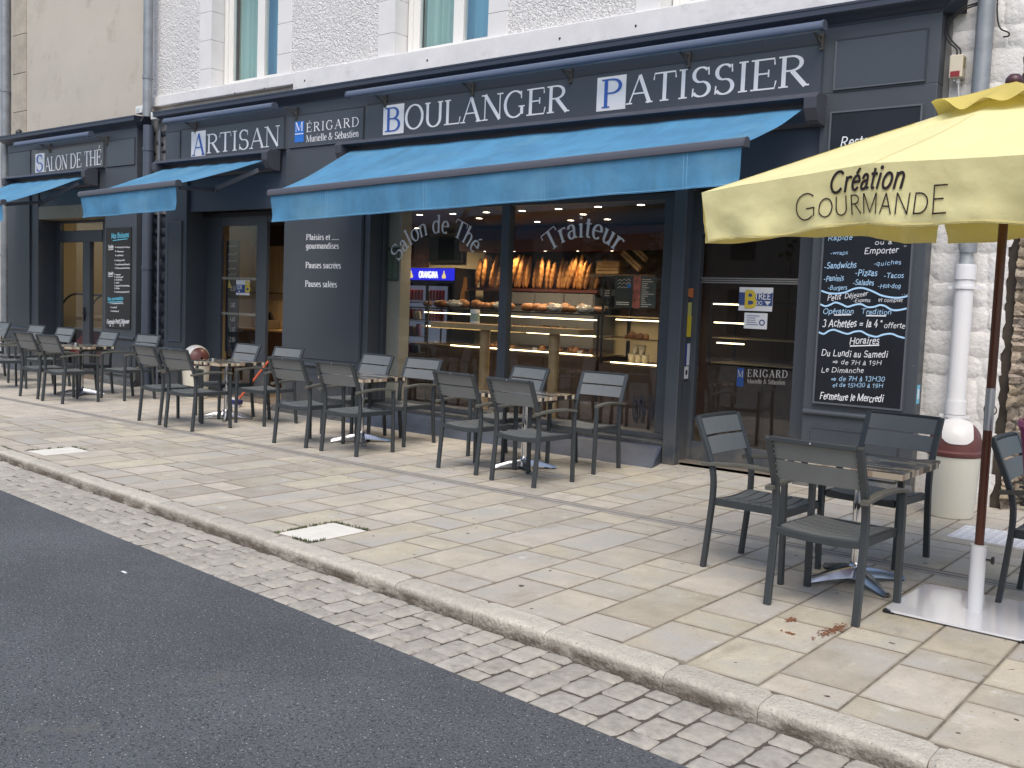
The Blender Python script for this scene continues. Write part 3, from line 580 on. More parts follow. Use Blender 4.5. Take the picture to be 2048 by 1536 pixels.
# right-hand white painted rubble strip and its brown return
rb = MB(); rb.box(-2.73, 9.389, -.05, -2.085, 13.6, 8.6); rub = thing('rubble_wall', 'white painted rubble stone corner wall right of the bakery', 'wall')
rb.build('wall', STONEW, rub)
z = -.02; sd_ = 0
while z < 6.2:
    h = random.uniform(.17, .29); x = -2.71; 
    if z < .75: h = .38
    while x < -2.075:
        l = random.uniform(.17, .33)
        if z < .4: l = .6
        if -2.075-(x+l) < .12: l = -2.075-x
        sd_ += 1; rubble(None, 'stone', STONEW, rub, (x+l/2, 9.392, z+h/2), (1, 0, 0), (0, 0, 1), (0, -1, 0), l+.012, h+.012, .017, sd_, 6, 5, .42); x += l
    z += h
brn = mat('brown rubble stone', (.27, .22, .165), .95, var=.35, vs=9, bump=.9, bs=35, bd=.03, rnd=.30, hue=.012)
mixcol(brn, noise_fac(brn, 12, .56, .72, 4), (.44, .385, .31))
bw = thing('brown_rubble_wall', 'rough brown rubble side wall behind the parasol pole at the right edge', 'wall')
m_ = MB(); m_.box(-2.088, 9.42, -.05, -2.0, 13.5, 8.6); m_.build('wall', mat('dark earth mortar', (.06, .05, .04), .95, var=.3), bw)
z = -.02
while z < 5.6:
    h = random.uniform(.085, .13); y = 9.37+random.uniform(-.02, .02)
    while y < 10.9:
        l = random.uniform(.11, .27); sd_ += 1
        rubble(None, 'stone', brn, bw, (-2.0, y+l/2, z+h/2), (0, 1, 0), (0, 0, 1), (1, 0, 0), l+.03, h+.03, random.uniform(.04, .085), sd_, 5, 4, .75); y += l
    z += h*.93
# ------------------------------------------------------------------ beige house on the left
beige = mat('beige render', (.50, .46, .40), .85, var=.06, vs=.7, bump=.05, bs=20)
mixcol(beige, noise_fac(beige, 1.5, .54, .74, 7, .7), (.37, .33, .275))
bh = thing('beige_building', 'beige rendered house above the tea room shopfront', 'building')
m_ = MB(); m_.box(-19.41, 9.38, 4.2, -15.30, 9.7, 9.5); m_.box(-19.41, 9.36, 2.86, -15.30, 9.62, 4.2); m_.build('wall', beige, bh)
m_ = MB(); m_.box(-25, 13.4, -.1, -15.3, 13.6, 9.5); m_.box(-25, 9.4, 9.5, -15.3, 13.6, 9.7); m_.box(-19.9, 9.8, 3.0, -15.3, 13.4, 3.1); m_.build('carcass', mat('hidden masonry', (.3, .29, .27), .9), bh)
gst = mat('grey dressed stone', (.40, .36, .30), .85, var=.18, vs=4, bump=.3, bs=25, bd=.012)
for i in range(7):
    z0 = 4.2+i*.72; m_ = MB(); m_.box(-19.93, 9.35, z0+.003, -19.41, 9.7, z0+.717); m_.build('stone_block', gst, bh, bevel=.01)
nb = thing('pale_house', 'pale grey house wall at the far left edge behind the downpipe', 'building')
m_ = MB(); m_.box(-25, 9.37, -.05, -19.93, 13.6, 9.4); m_.build('wall', mat('pale render', (.52, .50, .47), .85, var=.08, vs=2, bump=.1, bs=30), nb)
def downpipe(name, x, y, z0, z1, r, m, label, collars, n=14, parts=()):
    t = thing(name, label, 'downpipe'); MB().tube([(x, y, z0), (x, y, z1)], r, n).build('pipe', m, t, auto=50)
    for z in collars: MB().lathe([(r+.001, -.03), (r+.010, -.028), (r+.010, .028), (r+.001, .03)], (x, y, z), n).build('collar', m, t, auto=50)
    return t
zinc = mat('zinc pipe', (.27, .29, .31), .45, metal=.35, var=.18, vs=5)
downpipe('downpipe', -20.07, 9.28, 0, 9.3, .085, zinc, 'grey zinc downpipe at the far left edge of the picture', (5.35, 2.2))
downpipe('downpipe', -15.07, 9.24, 4.42, 9.3, .075, zinc, 'pale grey downpipe between the beige house and the white house', (5.05,))
downpipe('downpipe', -15.03, 9.24, .02, 4.28, .085, METAL, 'dark blue painted downpipe in the gap between the two shopfronts', (1.98, 3.9))
t = downpipe('conduit', -14.80, 9.30, .02, 4.2, .022, mat('grey conduit', (.14, .155, .19), .5), 'thin dark conduit beside the painted downpipe', ()); t['category'] = 'conduit'
# dark painted rubble in the gap
dk = mat('dark painted rubble', (.028, .034, .05), .7, bump=.4, bs=30, bd=.02); gap = thing('gap_wall', 'dark painted rubble wall in the gap between the shopfronts', 'wall')
m_ = MB(); m_.box(-15.32, 9.40, -.05, -14.44, 9.62, 4.3); m_.build('wall', dk, gap)
z = 0
while z < 4.2:
    h = random.uniform(.13, .22); x = -15.3
    while x < -14.47:
        l = random.uniform(.2, .4); l = l if -14.46-(x+l) > .12 else -14.46-x; sd_ += 1
        rubble(None, 'stone', dk, gap, (x+l/2, 9.395, z+h/2), (1, 0, 0), (0, 0, 1), (0, -1, 0), l, h, .05, sd_, 3, 3, .4); x += l
    z += h
# ------------------------------------------------------------------ shopfronts
Y0 = 9.2
def cornice(x0, x1, parent, left_return=True):
    prof = [(9.36, 4.262), (9.196, 4.262), (9.188, 4.285), (9.15, 4.30), (9.10, 4.335), (9.06, 4.345), (9.052, 4.352), (9.052, 4.40), (9.045, 4.404), (9.045, 4.425), (9.36, 4.432)]
    mb = MB(); base = 0
    for x, ex in ((x0, 1), (x1, 1)):
        for y, z in prof:
            e = (9.2-y) if y < 9.3 else .155; xx = x-e if x == x0 else x+e
            mb.v.append((xx if y < 9.35 else (x-.155 if x == x0 else x+.155), y, z))
    m = len(prof)
    for j in range(m-1): mb.f.append((j, j+1, m+j+1, m+j))
    mb.f.append(tuple(range(m))); mb.f.append(tuple(range(m, 2*m)))
    return mb.build('cornice', mat('cornice paint', (.040, .048, .072), .4), parent, auto=35)
def framed(x0, x1, z0, z1, parent, name='raised_panel', d=.022, m=None):
    mb = MB(); y = Y0-d
    b = .018; 
    mb.v += [(x0, Y0, z0), (x1, Y0, z0), (x1, Y0, z1), (x0, Y0, z1), (x0+.004, y, z0+.004), (x1-.004, y, z0+.004), (x1-.004, y, z1-.004), (x0+.004, y, z1-.004), (x0+b, y+.007, z0+b), (x1-b, y+.007, z0+b), (x1-b, y+.007, z1-b), (x0+b, y+.007, z1-b)]
    for k in (0, 4):
        for j in range(4): mb.f.append((k+j, k+(j+1) % 4, k+4+(j+1) % 4, k+4+j))
    mb.f.append((8, 9, 10, 11)); return mb.build(name, m or PAINTS, parent)
def pil(x0, x1, parent, zt=3.664, depth=9.62, name='pilaster'):
    mb = MB(); mb.box(x0, Y0, 0, x1, depth, zt); return mb.build(name, PAINT, parent, bevel=.008)
def rail(x0, x1, z, parent, r=.026):
    mb = MB(); mb.sweep([(x0, Y0, z), (x1, Y0, z)], [(-.0, .03), (.02, .026), (.034, .012), (.036, -.006), (.024, -.02), (0, -.03)]); 
    return mb.build('rail', PAINT, parent, auto=60)
def skirting(x0, x1, parent, h=.13, d=.05):
    mb = MB(); mb.v += [(x0-.02, Y0, h), (x1+.02, Y0, h), (x1+.03, Y0-d, h-.05), (x0-.03, Y0-d, h-.05), (x0-.03, Y0-d-.02, 0), (x1+.03, Y0-d-.02, 0), (x0-.03, Y0, 0), (x1+.03, Y0, 0)]
    mb.f += [(0, 1, 2, 3), (3, 2, 5, 4), (0, 3, 4, 6), (1, 7, 5, 2)]; return mb.build('skirting', PAINT, parent)
bak = thing('bakery_shopfront', 'dark slate blue bakery shopfront with white lettered fascia and two openings', 'shopfront')
tea = thing('tea_room_shopfront', 'dark slate blue tea room shopfront farther left below the beige house', 'shopfront')
# bakery carcass
m_ = MB(); m_.box(-14.46, Y0, 3.664, -2.705, 9.36, 4.264); m_.build('fascia', PAINT, bak, bevel=.004)
cornice(-14.46, -2.705, bak)
pil(-14.46, -13.88, bak); pil(-11.49, -9.88, bak); pil(-5.24, -5.09, bak, depth=9.3); pil(-3.74, -2.705, bak, depth=9.36)
m_ = MB(); m_.box(-9.876, Y0+.03, 0, -9.77, 9.62, 3.66); m_.build('reveal_post', PAINT, bak, bevel=.005)
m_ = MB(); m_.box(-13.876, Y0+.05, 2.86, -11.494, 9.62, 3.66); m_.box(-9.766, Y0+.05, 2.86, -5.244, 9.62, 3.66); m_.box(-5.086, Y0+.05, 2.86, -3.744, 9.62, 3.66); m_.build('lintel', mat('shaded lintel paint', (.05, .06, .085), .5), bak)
for x in (-14.42, ): framed(-14.445, -14.05, 3.67, 4.12, bak, 'raised_panel')
pa = framed(-14.02, -11.515, 3.668, 4.13, bak, 'sign_panel'); pm = framed(-11.405, -9.90, 3.665, 4.115, bak, 'sign_panel'); pb = framed(-9.86, -3.738, 3.672, 4.13, bak, 'sign_panel'); framed(-3.633, -2.806, 3.68, 4.14, bak, 'raised_panel')
rail(-11.47, -9.9, .665, bak); rail(-3.725, -2.715, .70, bak); rail(-14.45, -13.9, .70, bak)
framed(-11.36, -10.05, .12, .55, bak); framed(-3.64, -2.82, .14, .56, bak); framed(-14.36, -13.98, .12, .55, bak); framed(-14.36, -13.98, .82, 2.72, bak)
for (x0, x1) in ((-14.46, -13.88), (-11.49, -9.78), (-3.74, -2.705)): skirting(x0, x1, bak)
m_ = MB(); m_.box(-11.48, Y0-.012, .755, -9.89, Y0, 2.72); bp_ = m_.build('text_panel', PAINT, bak, bevel=.004)
# signs
def wording(rows, m, parent, y, **k):
    for s, x0, z0, x1, z1, cap in rows:
        mb = MB(); mb.keep = True; dx = x1-x0; u = Vector((dx, 0, z1-z0)).normalized()
        text(mb, s, (x0, y, z0), u, FV, FN, cap, dx, **k); mb.build('lettering', m, parent)
def plate(x0, x1, z0, z1, m, parent, y, name='letter_plate'):
    mb = MB(); mb.box(x0, y-.003, z0, x1, y+.004, z1); return mb.build(name, m, parent)
ys = Y0-.0155
p = plate(-13.75, -13.38, 3.69, 4.07, PLATE, pa, ys); wording([('A', -13.715, 3.705, -13.39, 3.705, .325)], BLUEL, pa, ys-.004)
wording([('RTISAN', -13.355, 3.718, -11.60, 3.718, .285)], WHITE, pa, ys)
plate(-11.285, -11.095, 3.74, 4.02, BLUEB, pm, ys); wording([('M', -11.275, 3.89, -11.105, 3.89, .12)], WHITE, pm, ys-.004); plate(-11.28, -11.10, 3.845, 3.857, WHITE, pm, ys-.004)
wording([('ÉRIGARD', -11.045, 3.863, -9.985, 3.863, .122)], WHITE, pm, ys, track=.22, thick=.14); wording([('Murielle & Sébastien', -11.04, 3.727, -9.985, 3.727, .092)], WHITE, pm, ys)
plate(-9.535, -9.165, 3.712, 4.082, PLATE, pb, ys); wording([('B', -9.50, 3.748, -9.19, 3.748, .30)], BLUEL, pb, ys-.004)
plate(-6.247, -5.88, 3.72, 4.078, PLATE, pb, ys); wording([('P', -6.19, 3.75, -5.92, 3.75, .30)], BLUEL, pb, ys-.004)
wording([('OULANGER', -9.15, 3.75, -6.62, 3.76, .296), ('ATISSIER', -5.87, 3.76, -3.875, 3.757, .292)], WHITE, pb, ys)
wording([('Plaisirs et ......', -11.0, 2.392, -10.315, 2.385, .078), ('gourmandises', -11.0, 2.272, -10.32, 2.268, .078), ('Pauses sucrées', -11.0, 2.004, -10.27, 2.004, .083), ('Pauses salées', -11.0, 1.748, -10.34, 1.748, .083)], WHITE, bp_, Y0-.012, thick=.19, thin=.075)
# plinth under the shop window (a sloping painted apron) and sill
m_ = MB(); xa, xb = -9.76, -5.26
m_.v += [(xa, 9.24, .19), (xb, 9.24, .19), (xa, 9.14, .16), (xb, 9.14, .16), (xa, 8.84, 0), (xb+.12, 8.84, 0), (xa, 9.24, 0), (xb, 9.24, 0)]
m_.f += [(0, 1, 3, 2), (2, 3, 5, 4), (0, 2, 4, 6), (1, 7, 5, 3)]
m_.build('plinth', mat('scuffed plinth paint', (.062, .078, .112), .5, var=.22, vs=5, bump=.08, bs=14), bak)
m_ = MB(); m_.v += [(-11.49, Y0, .1), (-9.76, Y0, .1), (-11.49, 8.9, 0), (-9.76, 8.86, 0)]; m_.f += [(0, 1, 3, 2)]; m_.build('plinth', PAINT, bak)
m_ = MB(); m_.box(-9.77, 9.22, .195, -5.25, 9.62, .225); m_.box(-9.77, 9.40, .225, -5.25, 9.62, .285); m_.build('sill', PAINT, bak, bevel=.005)
# window
fr = MB(); fr.box(-7.722, 9.44, .285, -7.598, 9.54, 2.86); fr.box(-5.485, 9.44, .285, -5.244, 9.54, 2.86); fr.box(-9.768, 9.45, .285, -9.745, 9.54, 2.86); fr.box(-9.745, 9.45, 2.78, -5.485, 9.54, 2.858)
win = fr.build('shop_window', PAINT, bak, bevel=.005)
for a, b in ((-9.745, -7.722), (-7.598, -5.485)):
    g = MB(); g.quad((a, 9.5, .285), (b, 9.5, .285), (b, 9.5, 2.78), (a, 9.5, 2.78)); g.build('pane', GLASS, win)
def arc_text(s, cx, cz, r, a0, a1, cap, y, m, parent, **k):
    mb = MB(); mb.keep = True; tot = sum(GL[ACC.get(c, c)][0] for c in s)*cap; L = r*R(a0-a1)
    def wp(u, v):
        a = R(a0)-u/r; return (cx+(r+v)*math.cos(a), y, cz+(r+v)*math.sin(a))
    text(mb, s, (0, 0, 0), FU, FV, FN, cap, L, warp=wp, **k); return mb.build('lettering', m, parent)
arc_text('Salon de Thé', -8.80, 1.66, .82, 147, 42, .225, 9.492, GREYW, win, thick=.13); arc_text('Traiteur', -6.56, 1.70, .70, 131, 49, .235, 9.492, GREYW, win, thick=.14)
dec = MB()
rr = random.Random(4)
for i in range(16):
    x = -5.80+rr.random()*.28; z0 = .34+rr.random()*.1; line(dec, smooth_path([(x, 9.494, z0), (x+rr.uniform(-.03, .03), 9.494, z0+.13), (x+rr.uniform(-.05, .05), 9.494, z0+.26)], 3), .010)
for i in range(5): line(dec, smooth_path([(-5.8, 9.4938, .45+i*.045), (-5.68, 9.4938, .47+i*.045+.02*(i % 2)), (-5.53, 9.4938, .45+i*.045)], 3), .008)
dec.build('window_drawing', mat('faded sticker', (.03, .035, .05), .6), win)
# entrance: glazed return, door
en = MB(); en.box(-5.13, 9.30, 0, -5.09, 9.5, .86); en.box(-5.13, 9.30, .86, -5.09, 9.325, 2.86); en.box(-5.13, 9.47, .86, -5.09, 9.5, 2.86); en.build('glazed_return', PAINT, bak, bevel=.004)
g = MB(); g.quad((-5.11, 9.325, .86), (-5.11, 9.47, .86), (-5.11, 9.47, 2.86), (-5.11, 9.325, 2.86)); g.build('pane', GLASS, bak)
dfr = MB(); dfr.box(-5.24, 9.46, 0, -5.05, 9.54, 2.86); dfr.box(-3.97, 9.46, 0, -3.72, 9.54, 2.86); dfr.box(-5.05, 9.46, 2.40, -3.97, 9.54, 2.86); dfr.box(-5.05, 9.47, .03, -3.97, 9.535, .24)
door = dfr.build('door', PAINT, bak, bevel=.005)
g = MB(); g.quad((-5.05, 9.5, .24), (-3.97, 9.5, .24), (-3.97, 9.5, 2.4), (-5.05, 9.5, 2.4)); g.build('pane', GLASS, door)
th = MB(); th.box(-5.09, 9.30, -.05, -3.74, 9.56, .035); th.build('threshold', mat('threshold stone', (.42, .37, .29), .8, var=.15, vs=10), bak, bevel=.008)
st = MB()
for i in range(46):
    for j in range(3): 
        x = -5.03+i*.0232+(.0116 if j % 2 else 0); z = 1.915+j*.022; st.poly([(x-.008, 9.495, z), (x, 9.495, z-.008), (x+.008, 9.495, z), (x, 9.495, z+.008)])
st.build('frosted_band', mat('frosted film', (.45, .46, .46), .8), door)
def sheet(x0, x1, z0, z1, y, m, parent, name): 
    mb = MB(); mb.box(x0, y-.001, z0, x1, y+.001, z1); return mb.build(name, m, parent)
W2 = mat('poster paper', (.62, .63, .66), .7); NAVY = mat('poster navy', (.03, .06, .2), .6); YEL = mat('poster yellow', (.55, .42, .04), .6)
s1 = sheet(-4.60, -4.235, 1.635, 1.872, 9.493, W2, door, 'notice'); sheet(-4.598, -4.237, 1.69, 1.82, 9.4905, NAVY, s1, 'print')
mb = MB(); mb.keep = True; text(mb, 'B', (-4.545, 9.4885, 1.675), FU, FV, FN, .155, mono=.24, off=.001); mb.build('print', YEL, s1); wording([('TREE', -4.43, 1.755, -4.25, 1.755, .062)], W2, s1, 9.4885, mono=.16); wording([('DO', -4.41, 1.70, -4.34, 1.70, .035)], W2, s1, 9.4885, mono=.16)
mb = MB(); mb.poly([(-4.32, 9.488, 1.735), (-4.25, 9.488, 1.735), (-4.285, 9.488, 1.695)]); mb.build('print', W2, s1)
s2 = sheet(-4.53, -4.28, 1.455, 1.615, 9.493, W2, door, 'notice'); mb = MB()
for i in range(5): line(mb, [(-4.50, 9.4905, 1.585-i*.022), (-4.50+rr.uniform(.09, .14), 9.4905, 1.585-i*.022)], .006)
mb.lathe([(.02, 0), (.032, 0), (.032, .001), (.02, .001)], (-4.335, 9.4905, 1.52), 14, (0, 1, 0)); mb.build('print', NAVY, s2)
sheet(-4.575, -4.50, .86, 1.05, 9.4945, mat('dim blue plate', (.01, .05, .2), .6), door, 'letter_plate'); wording([('M', -4.57, .955, -4.505, .955, .07), ('ERIGARD', -4.46, .965, -4.03, .985, .075)], mat('etched lettering', (.30, .30, .31), .7), door, 9.4925, track=.2); wording([('Murielle & Sébastien', -4.46, .90, -4.05, .915, .045)], mat('etched small lettering', (.27, .26, .25), .7), door, 9.494)
# stickers on the glazed return (a plane facing right)
def rsheet(y0, y1, z0, z1, col, nm='sticker'):
    mb = MB(); mb.box(-5.1075, y0, z0, -5.106, y1, z1); return mb.build(nm, mat(nm, col, .5), bak)
mb = MB(); mb.lathe([(0, 0), (.05, 0), (.05, .002)], (-5.106, 9.42, 1.80), 16, (1, 0, 0), 2.0); mb.build('sticker', mat('orange sticker', (.60, .19, .06), .5), bak)
rsheet(9.36, 9.44, 1.56, 1.70, (.52, .50, .16)); s3 = rsheet(9.36, 9.45, 1.34, 1.56, (.62, .50, .04)); rsheet(9.335, 9.385, 1.04, 1.27, (.03, .04, .24)); rsheet(9.39, 9.45, 1.04, 1.27, (.60, .62, .66)); rsheet(9.335, 9.44, .90, 1.03, (.62, .63, .66)); rsheet(9.38, 9.42, .94, .99, (.55, .06, .05))
# right chalkboard
cbd = thing('chalkboard', 'tall chalkboard on the right pilaster with opening hours and snack list in chalk pen', 'menu board')
m_ = MB(); m_.box(-3.622, Y0-.03, .80, -2.815, Y0, 3.478); m_.build('panel', BOARD, cbd)
m_ = MB(); zz = ((-3.632, -3.616, .79, 3.488), (-2.822, -2.806, .79, 3.488))
for a, b, c, d in zz: m_.box(a, Y0-.04, c, b, Y0, d)
m_.box(-3.616, Y0-.0395, .79, -2.822, Y0-.001, .806); m_.box(-3.616, Y0-.0395, 3.472, -2.822, Y0-.001, 3.488); m_.build('frame', mat('board frame', (.10, .11, .13), .4), cbd)
yb = Y0-.0315
BIG = {'3 Achetées = la 4', '°', 'offerte', 'Horaires', 'Du Lundi au Samedi', 'Le Dimanche', 'Fermeture le Mercredi', 'Emporter', 'ou à', 'Petit', 'Déjeuner', '-Express', 'et complet', '...', '"', '⇒ de 7H à 19H'}
mw, mbk = MB(), MB(); mw.keep = mbk.keep = True
for s, x0, z0, x1, z1, cap in BOARDTXT:
    tgt = MB(); tgt.keep = True
    text(tgt, s, (x0, yb, z0), Vector((x1-x0, 0, z1-z0)).normalized(), FV, FN, cap*.92, x1-x0, mono=(.115 if cap > .06 else .11), slant=.14, serif=False, off=.0005, jit=.10); tgt.build('chalk_writing', CHALKW if s in BIG else CHALKB, cbd)
text(mw, 'Restauration', (-3.53, yb, 3.15), Vector((1, 0, .02)), FV, FN, .10, .60, mono=.11, slant=.15, serif=False, off=.0005)
mw.build('chalk_writing', CHALKW, cbd)
for W_ in WAVES: wv = MB(); line(wv, smooth_path([(x, yb-.0012, z) for x, z in W_], 5), .016); wv.build('chalk_wave', CHALKB, cbd)
for W_ in UNDER: un = MB(); line(un, [(x, yb-.0012, z) for x, z in W_], .011); un.build('chalk_underline', CHALKW, cbd)
bs_ = MB(); bs_.box(-2.7045, 9.215, .86, -2.7025, 9.30, 1.03); bs_ = bs_.build('sticker', mat('pale blue sticker', (.16, .48, .70), .5), bak); m_ = MB(); m_.box(-2.7024, 9.235, .90, -2.702, 9.28, .99); m_.build('print', WHITE, bs_)
# ------------------------------------------------------------------ tea room front
m_ = MB(); m_.box(-19.80, Y0, 3.664, -15.30, 9.36, 4.264); m_.build('fascia', PAINT, tea, bevel=.004); cornice(-19.80, -15.30, tea)
pil(-19.80, -18.94, tea); pil(-16.275, -15.30, tea)
m_ = MB(); m_.box(-18.93, Y0+.03, 0, -18.66, 9.62, 3.66); m_.build('reveal_post', PAINT, tea, bevel=.005)
m_ = MB(); m_.box(-18.656, Y0+.05, 3.08, -16.28, 9.62, 3.66); m_.build('lintel', PAINT, tea)
m_ = MB(); m_.box(-18.65, Y0+.03, 2.85, -16.285, 9.5, 3.078); m_.build('lintel_board', mat('lintel board tan reflection', (.30, .25, .175), .45, var=.1), tea)  # beige board; the tan light reflected in it is put into its colour
framed(-19.74, -18.87, 3.66, 4.13, tea); ps = framed(-18.84, -16.30, 3.675, 4.14, tea, 'sign_panel', m=mat('glossy sign panel', (.075, .075, .085), .18)); framed(-16.205, -15.345, 3.667, 4.11, tea)
plate(-18.68, -18.34, 3.70, 4.04, PLATE, ps, ys); wording([('S', -18.65, 3.715, -18.37, 3.715, .30)], BLUEL, ps, ys-.004); wording([('ALON DE THÉ', -18.32, 3.70, -16.36, 3.725, .255)], WHITE, ps, ys)
rail(-16.26, -15.31, .80, tea); framed(-16.2, -15.4, .17, .66, tea); rail(-19.79, -18.95, .80, tea); framed(-19.7, -19.05, .17, .66, tea); skirting(-16.275, -15.30, tea); skirting(-19.8, -18.94, tea)
td = MB(); td.box(-18.655, 9.56, 0, -18.5, 9.64, 2.85); td.box(-16.99, 9.56, 0, -16.28, 9.64, 2.85); td.box(-18.5, 9.55, 2.45, -16.99, 9.64, 2.66); td.box(-18.5, 9.57, 2.80, -16.99, 9.64, 2.85); td.box(-17.66, 9.555, .03, -17.42, 9.64, 2.45); td.box(-18.5, 9.57, .03, -17.66, 9.64, .2); td.box(-17.42, 9.57, .03, -16.99, 9.64, .2)
td = td.build('door', PAINT, tea, bevel=.005)
for a, b, c, d in ((-18.5, -17.66, .2, 2.45), (-17.42, -16.99, .2, 2.45), (-18.5, -16.99, 2.66, 2.8)):
    g = MB(); g.quad((a, 9.6, c), (b, 9.6, c), (b, 9.6, d), (a, 9.6, d)); g.build('pane', GLASS, td)
hn = MB(); hn.box(-17.60, 9.53, 1.02, -17.56, 9.555, 1.26); hn.bar((-17.58, 9.51, 1.16), (-17.46, 9.51, 1.16), .02, .02); hn.build('handle', BLACK, td)
nbd = thing('chalkboard', 'narrow dark chalkboard with drinks list on the tea room pilaster', 'menu board')
m_ = MB(); m_.box(-16.21, Y0-.02, .955, -15.43, Y0, 2.645); m_.build('panel', mat('drinks board', (.022, .022, .022), .5), nbd)
yb = Y0-.0215; mw, mc = MB(), MB(); mw.keep = mc.keep = True
for s, x0, z0, x1, z1, cap in BOARDL:
    mw, mc = MB(), MB(); mw.keep = mc.keep = True
    if s == '~': squiggle(mw, x0, z0, x1, z1, yb-.0008, cap*.9, .011); mw.poly([(x0-.045, yb-.0008, z0+.005), (x0-.03, yb-.0008, z0+.005), (x0-.03, yb-.0008, z0+.03), (x0-.045, yb-.0008, z0+.03)])
    else: text(mc if s.startswith('Nos') else mw, s, (x0, yb, z0), Vector((x1-x0, 0, z1-z0)).normalized(), FV, FN, cap, x1-x0, mono=.15, slant=.12, serif=False, off=.0005)
    (mc if mc.v else mw).build('chalk_writing', CHALKC if mc.v else CHALKW, nbd)
for P_, wd, m in ((((-15.98, 2.43), (-15.53, 2.455)), .012, CHALKC), (((-16.13, 1.385), (-15.66, 1.41)), .012, CHALKC), (((-16.12, 2.275), (-15.96, 2.285)), .009, CHALKW), (((-16.12, 1.82), (-15.96, 1.835)), .009, CHALKW)):
    m_ = MB(); line(m_, [(x, yb-.0012, z) for x, z in P_], wd); m_.build('chalk_underline', m, nbd)
# ------------------------------------------------------------------ awnings
def awning(label, xa, xb, za, zb, yfa, yfb, zfa, zfb, fxa, fxb, vh, seed, arms):
    """xa..xb along the casing; front bar from (fxa, yfa, zfa) to (fxb, yfb, zfb); vh = valance height"""
    t = thing('awning', label, 'awning', group='blue awnings over the shopfronts'); rnd = random.Random(seed)
    yc = 9.07
    m_ = MB(); prof = [(9.198, 3.37), (9.198, 3.655), (9.02, 3.645), (8.98, 3.62), (8.975, 3.60), (9.15, 3.585), (9.15, 3.40)]
    m_.v += [(x, y, z) for x in (xa, xb) for y, z in prof]; n = len(prof)
    for j in range(n): m_.f.append((j, (j+1) % n, n+(j+1) % n, n+j))
    m_.f += [tuple(range(n)), tuple(range(n, 2*n))]; m_.build('casing', CASE, t)
    for x in (xa-.012, xb+.10):
        m_ = MB(); pr_ = [(9.199, 3.655), (9.02, 3.650), (8.955, 3.60), (8.965, 3.50), (9.03, 3.40), (9.08, 3.37), (9.199, 3.365)]
        m_.v += [(x+dx, y, z) for dx in (-.11, .012) for y, z in pr_]; n = len(pr_)
        for j in range(n): m_.f.append((j, (j+1) % n, n+(j+1) % n, n+j))
        m_.f += [tuple(range(n)), tuple(range(n, 2*n))]; m_.build('end_cap', CASE, t, bevel=.004)
    nu = 60
    def cloth(u, v):
        xs_ = xa+.06+(xb-xa-.12)*u; xf = fxa+(fxb-fxa)*u; zs = 3.52; yf = yfa+(yfb-yfa)*u; zf = zfa+(zfb-zfa)*u
        x = xs_+(xf-xs_)*v; y = yc+(yf-yc)*v; z = zs+(zf-zs)*v
        z -= .05*math.sin(math.pi*v)*(.6+.4*math.sin(math.pi*u)); z += .012*noise.noise((x*.8, y*2, seed))+.006*math.sin(x*2.6+y*3)*v*(1-v)*4
        z += .010*math.sin(u*40+seed)*max(0, .25-v)*4*.5
        return (x, y, z)
    MB().grid(cloth, nu, 14).build('cloth', BLUE, t, smooth=True)
    # front bar
    pts = [(fxa+(fxb-fxa)*i/8, yfa+(yfb-yfa)*i/8, zfa+(zfb-zfa)*i/8) for i in range(9)]
    sec = [(-.045, -.035), (-.052, 0), (-.045, .03), (-.015, .042), (.02, .038), (.035, .02), (.035, -.035)]
    m_ = MB(); m_.sweep(pts, [(-a, b) for a, b in sec]); fb = m_.build('front_bar', mat('front bar', (.095, .10, .125), .4), t, auto=40)
    for p, d in ((pts[0], -.012), (pts[-1], .012)):
        m_ = MB(); m_.sweep([p, (p[0]+d, p[1], p[2])], [(-a*1.08, b*1.08) for a, b in sec]); m_.build('bar_end', CASE, fb)
    def val(u, v):
        x = fxa+.03+(fxb-fxa-.06)*u; y = yfa+(yfb-yfa)*u-.02; z = zfa+(zfb-zfa)*u-.035
        w = .012*math.sin(x*5.2+seed)*v+.007*math.sin(x*13+seed*2)*v*v+.012*noise.noise((x*2.3, v*2, seed))*v
        e = min(u, 1-u)*(fxb-fxa); w += .03*math.exp(-e*9)*v*math.sin(v*3)
        return (x-(.03*v*math.exp(-e*6) if u > .5 else -.02*v*math.exp(-e*6)), y+w+.015*v, z-vh*v-.006*noise.noise((x*1.5, seed, 1))*v)
    va = MB().grid(val, 90, 8).build('valance', BLUE, t, smooth=True)
    # seams of the valance, a little proud
    sm_ = MB(); L = fxb-fxa; k = max(1, int(L/1.5))
    for i in range(1, k+1):
        u = (i-.35)/k
        for du in (0, .035/L):
            P_ = [Vector(val(u+du, j/8))+Vector((0, -.0035, 0)) for j in range(9)]; line(sm_, P_, .007)
    line(sm_, [Vector(val(j/60, .955))+Vector((0, -.0035, 0)) for j in range(61)], .006)
    sm_.build('seam', mat('seam thread', (.16, .40, .64), .8), va)
    for sh, el, fe in arms:
        a1 = MB(); a1.bar(sh, el, .05, .065); a = a1.build('arm', CASE, t, bevel=.006)
        a2 = MB(); a2.bar(el, fe, .045, .055); a2.build('forearm', CASE, a, bevel=.006)
        MB().lathe([(0, -.05), (.04, -.05), (.04, .05), (0, .05)], el, 10).build('elbow', CASE, a)
    return t
awning('wide blue awning over the main bakery window', -10.08, -3.80, 0, 0, 7.79, 7.80, 2.84, 3.02, -10.01, -3.79, .315, 1.0,
       [((-4.05, 8.95, 3.36), (-4.55, 8.4, 3.14), (-3.95, 7.86, 3.0)), ((-9.8, 8.95, 3.36), (-9.2, 8.4, 2.98), (-9.85, 7.86, 2.86))])
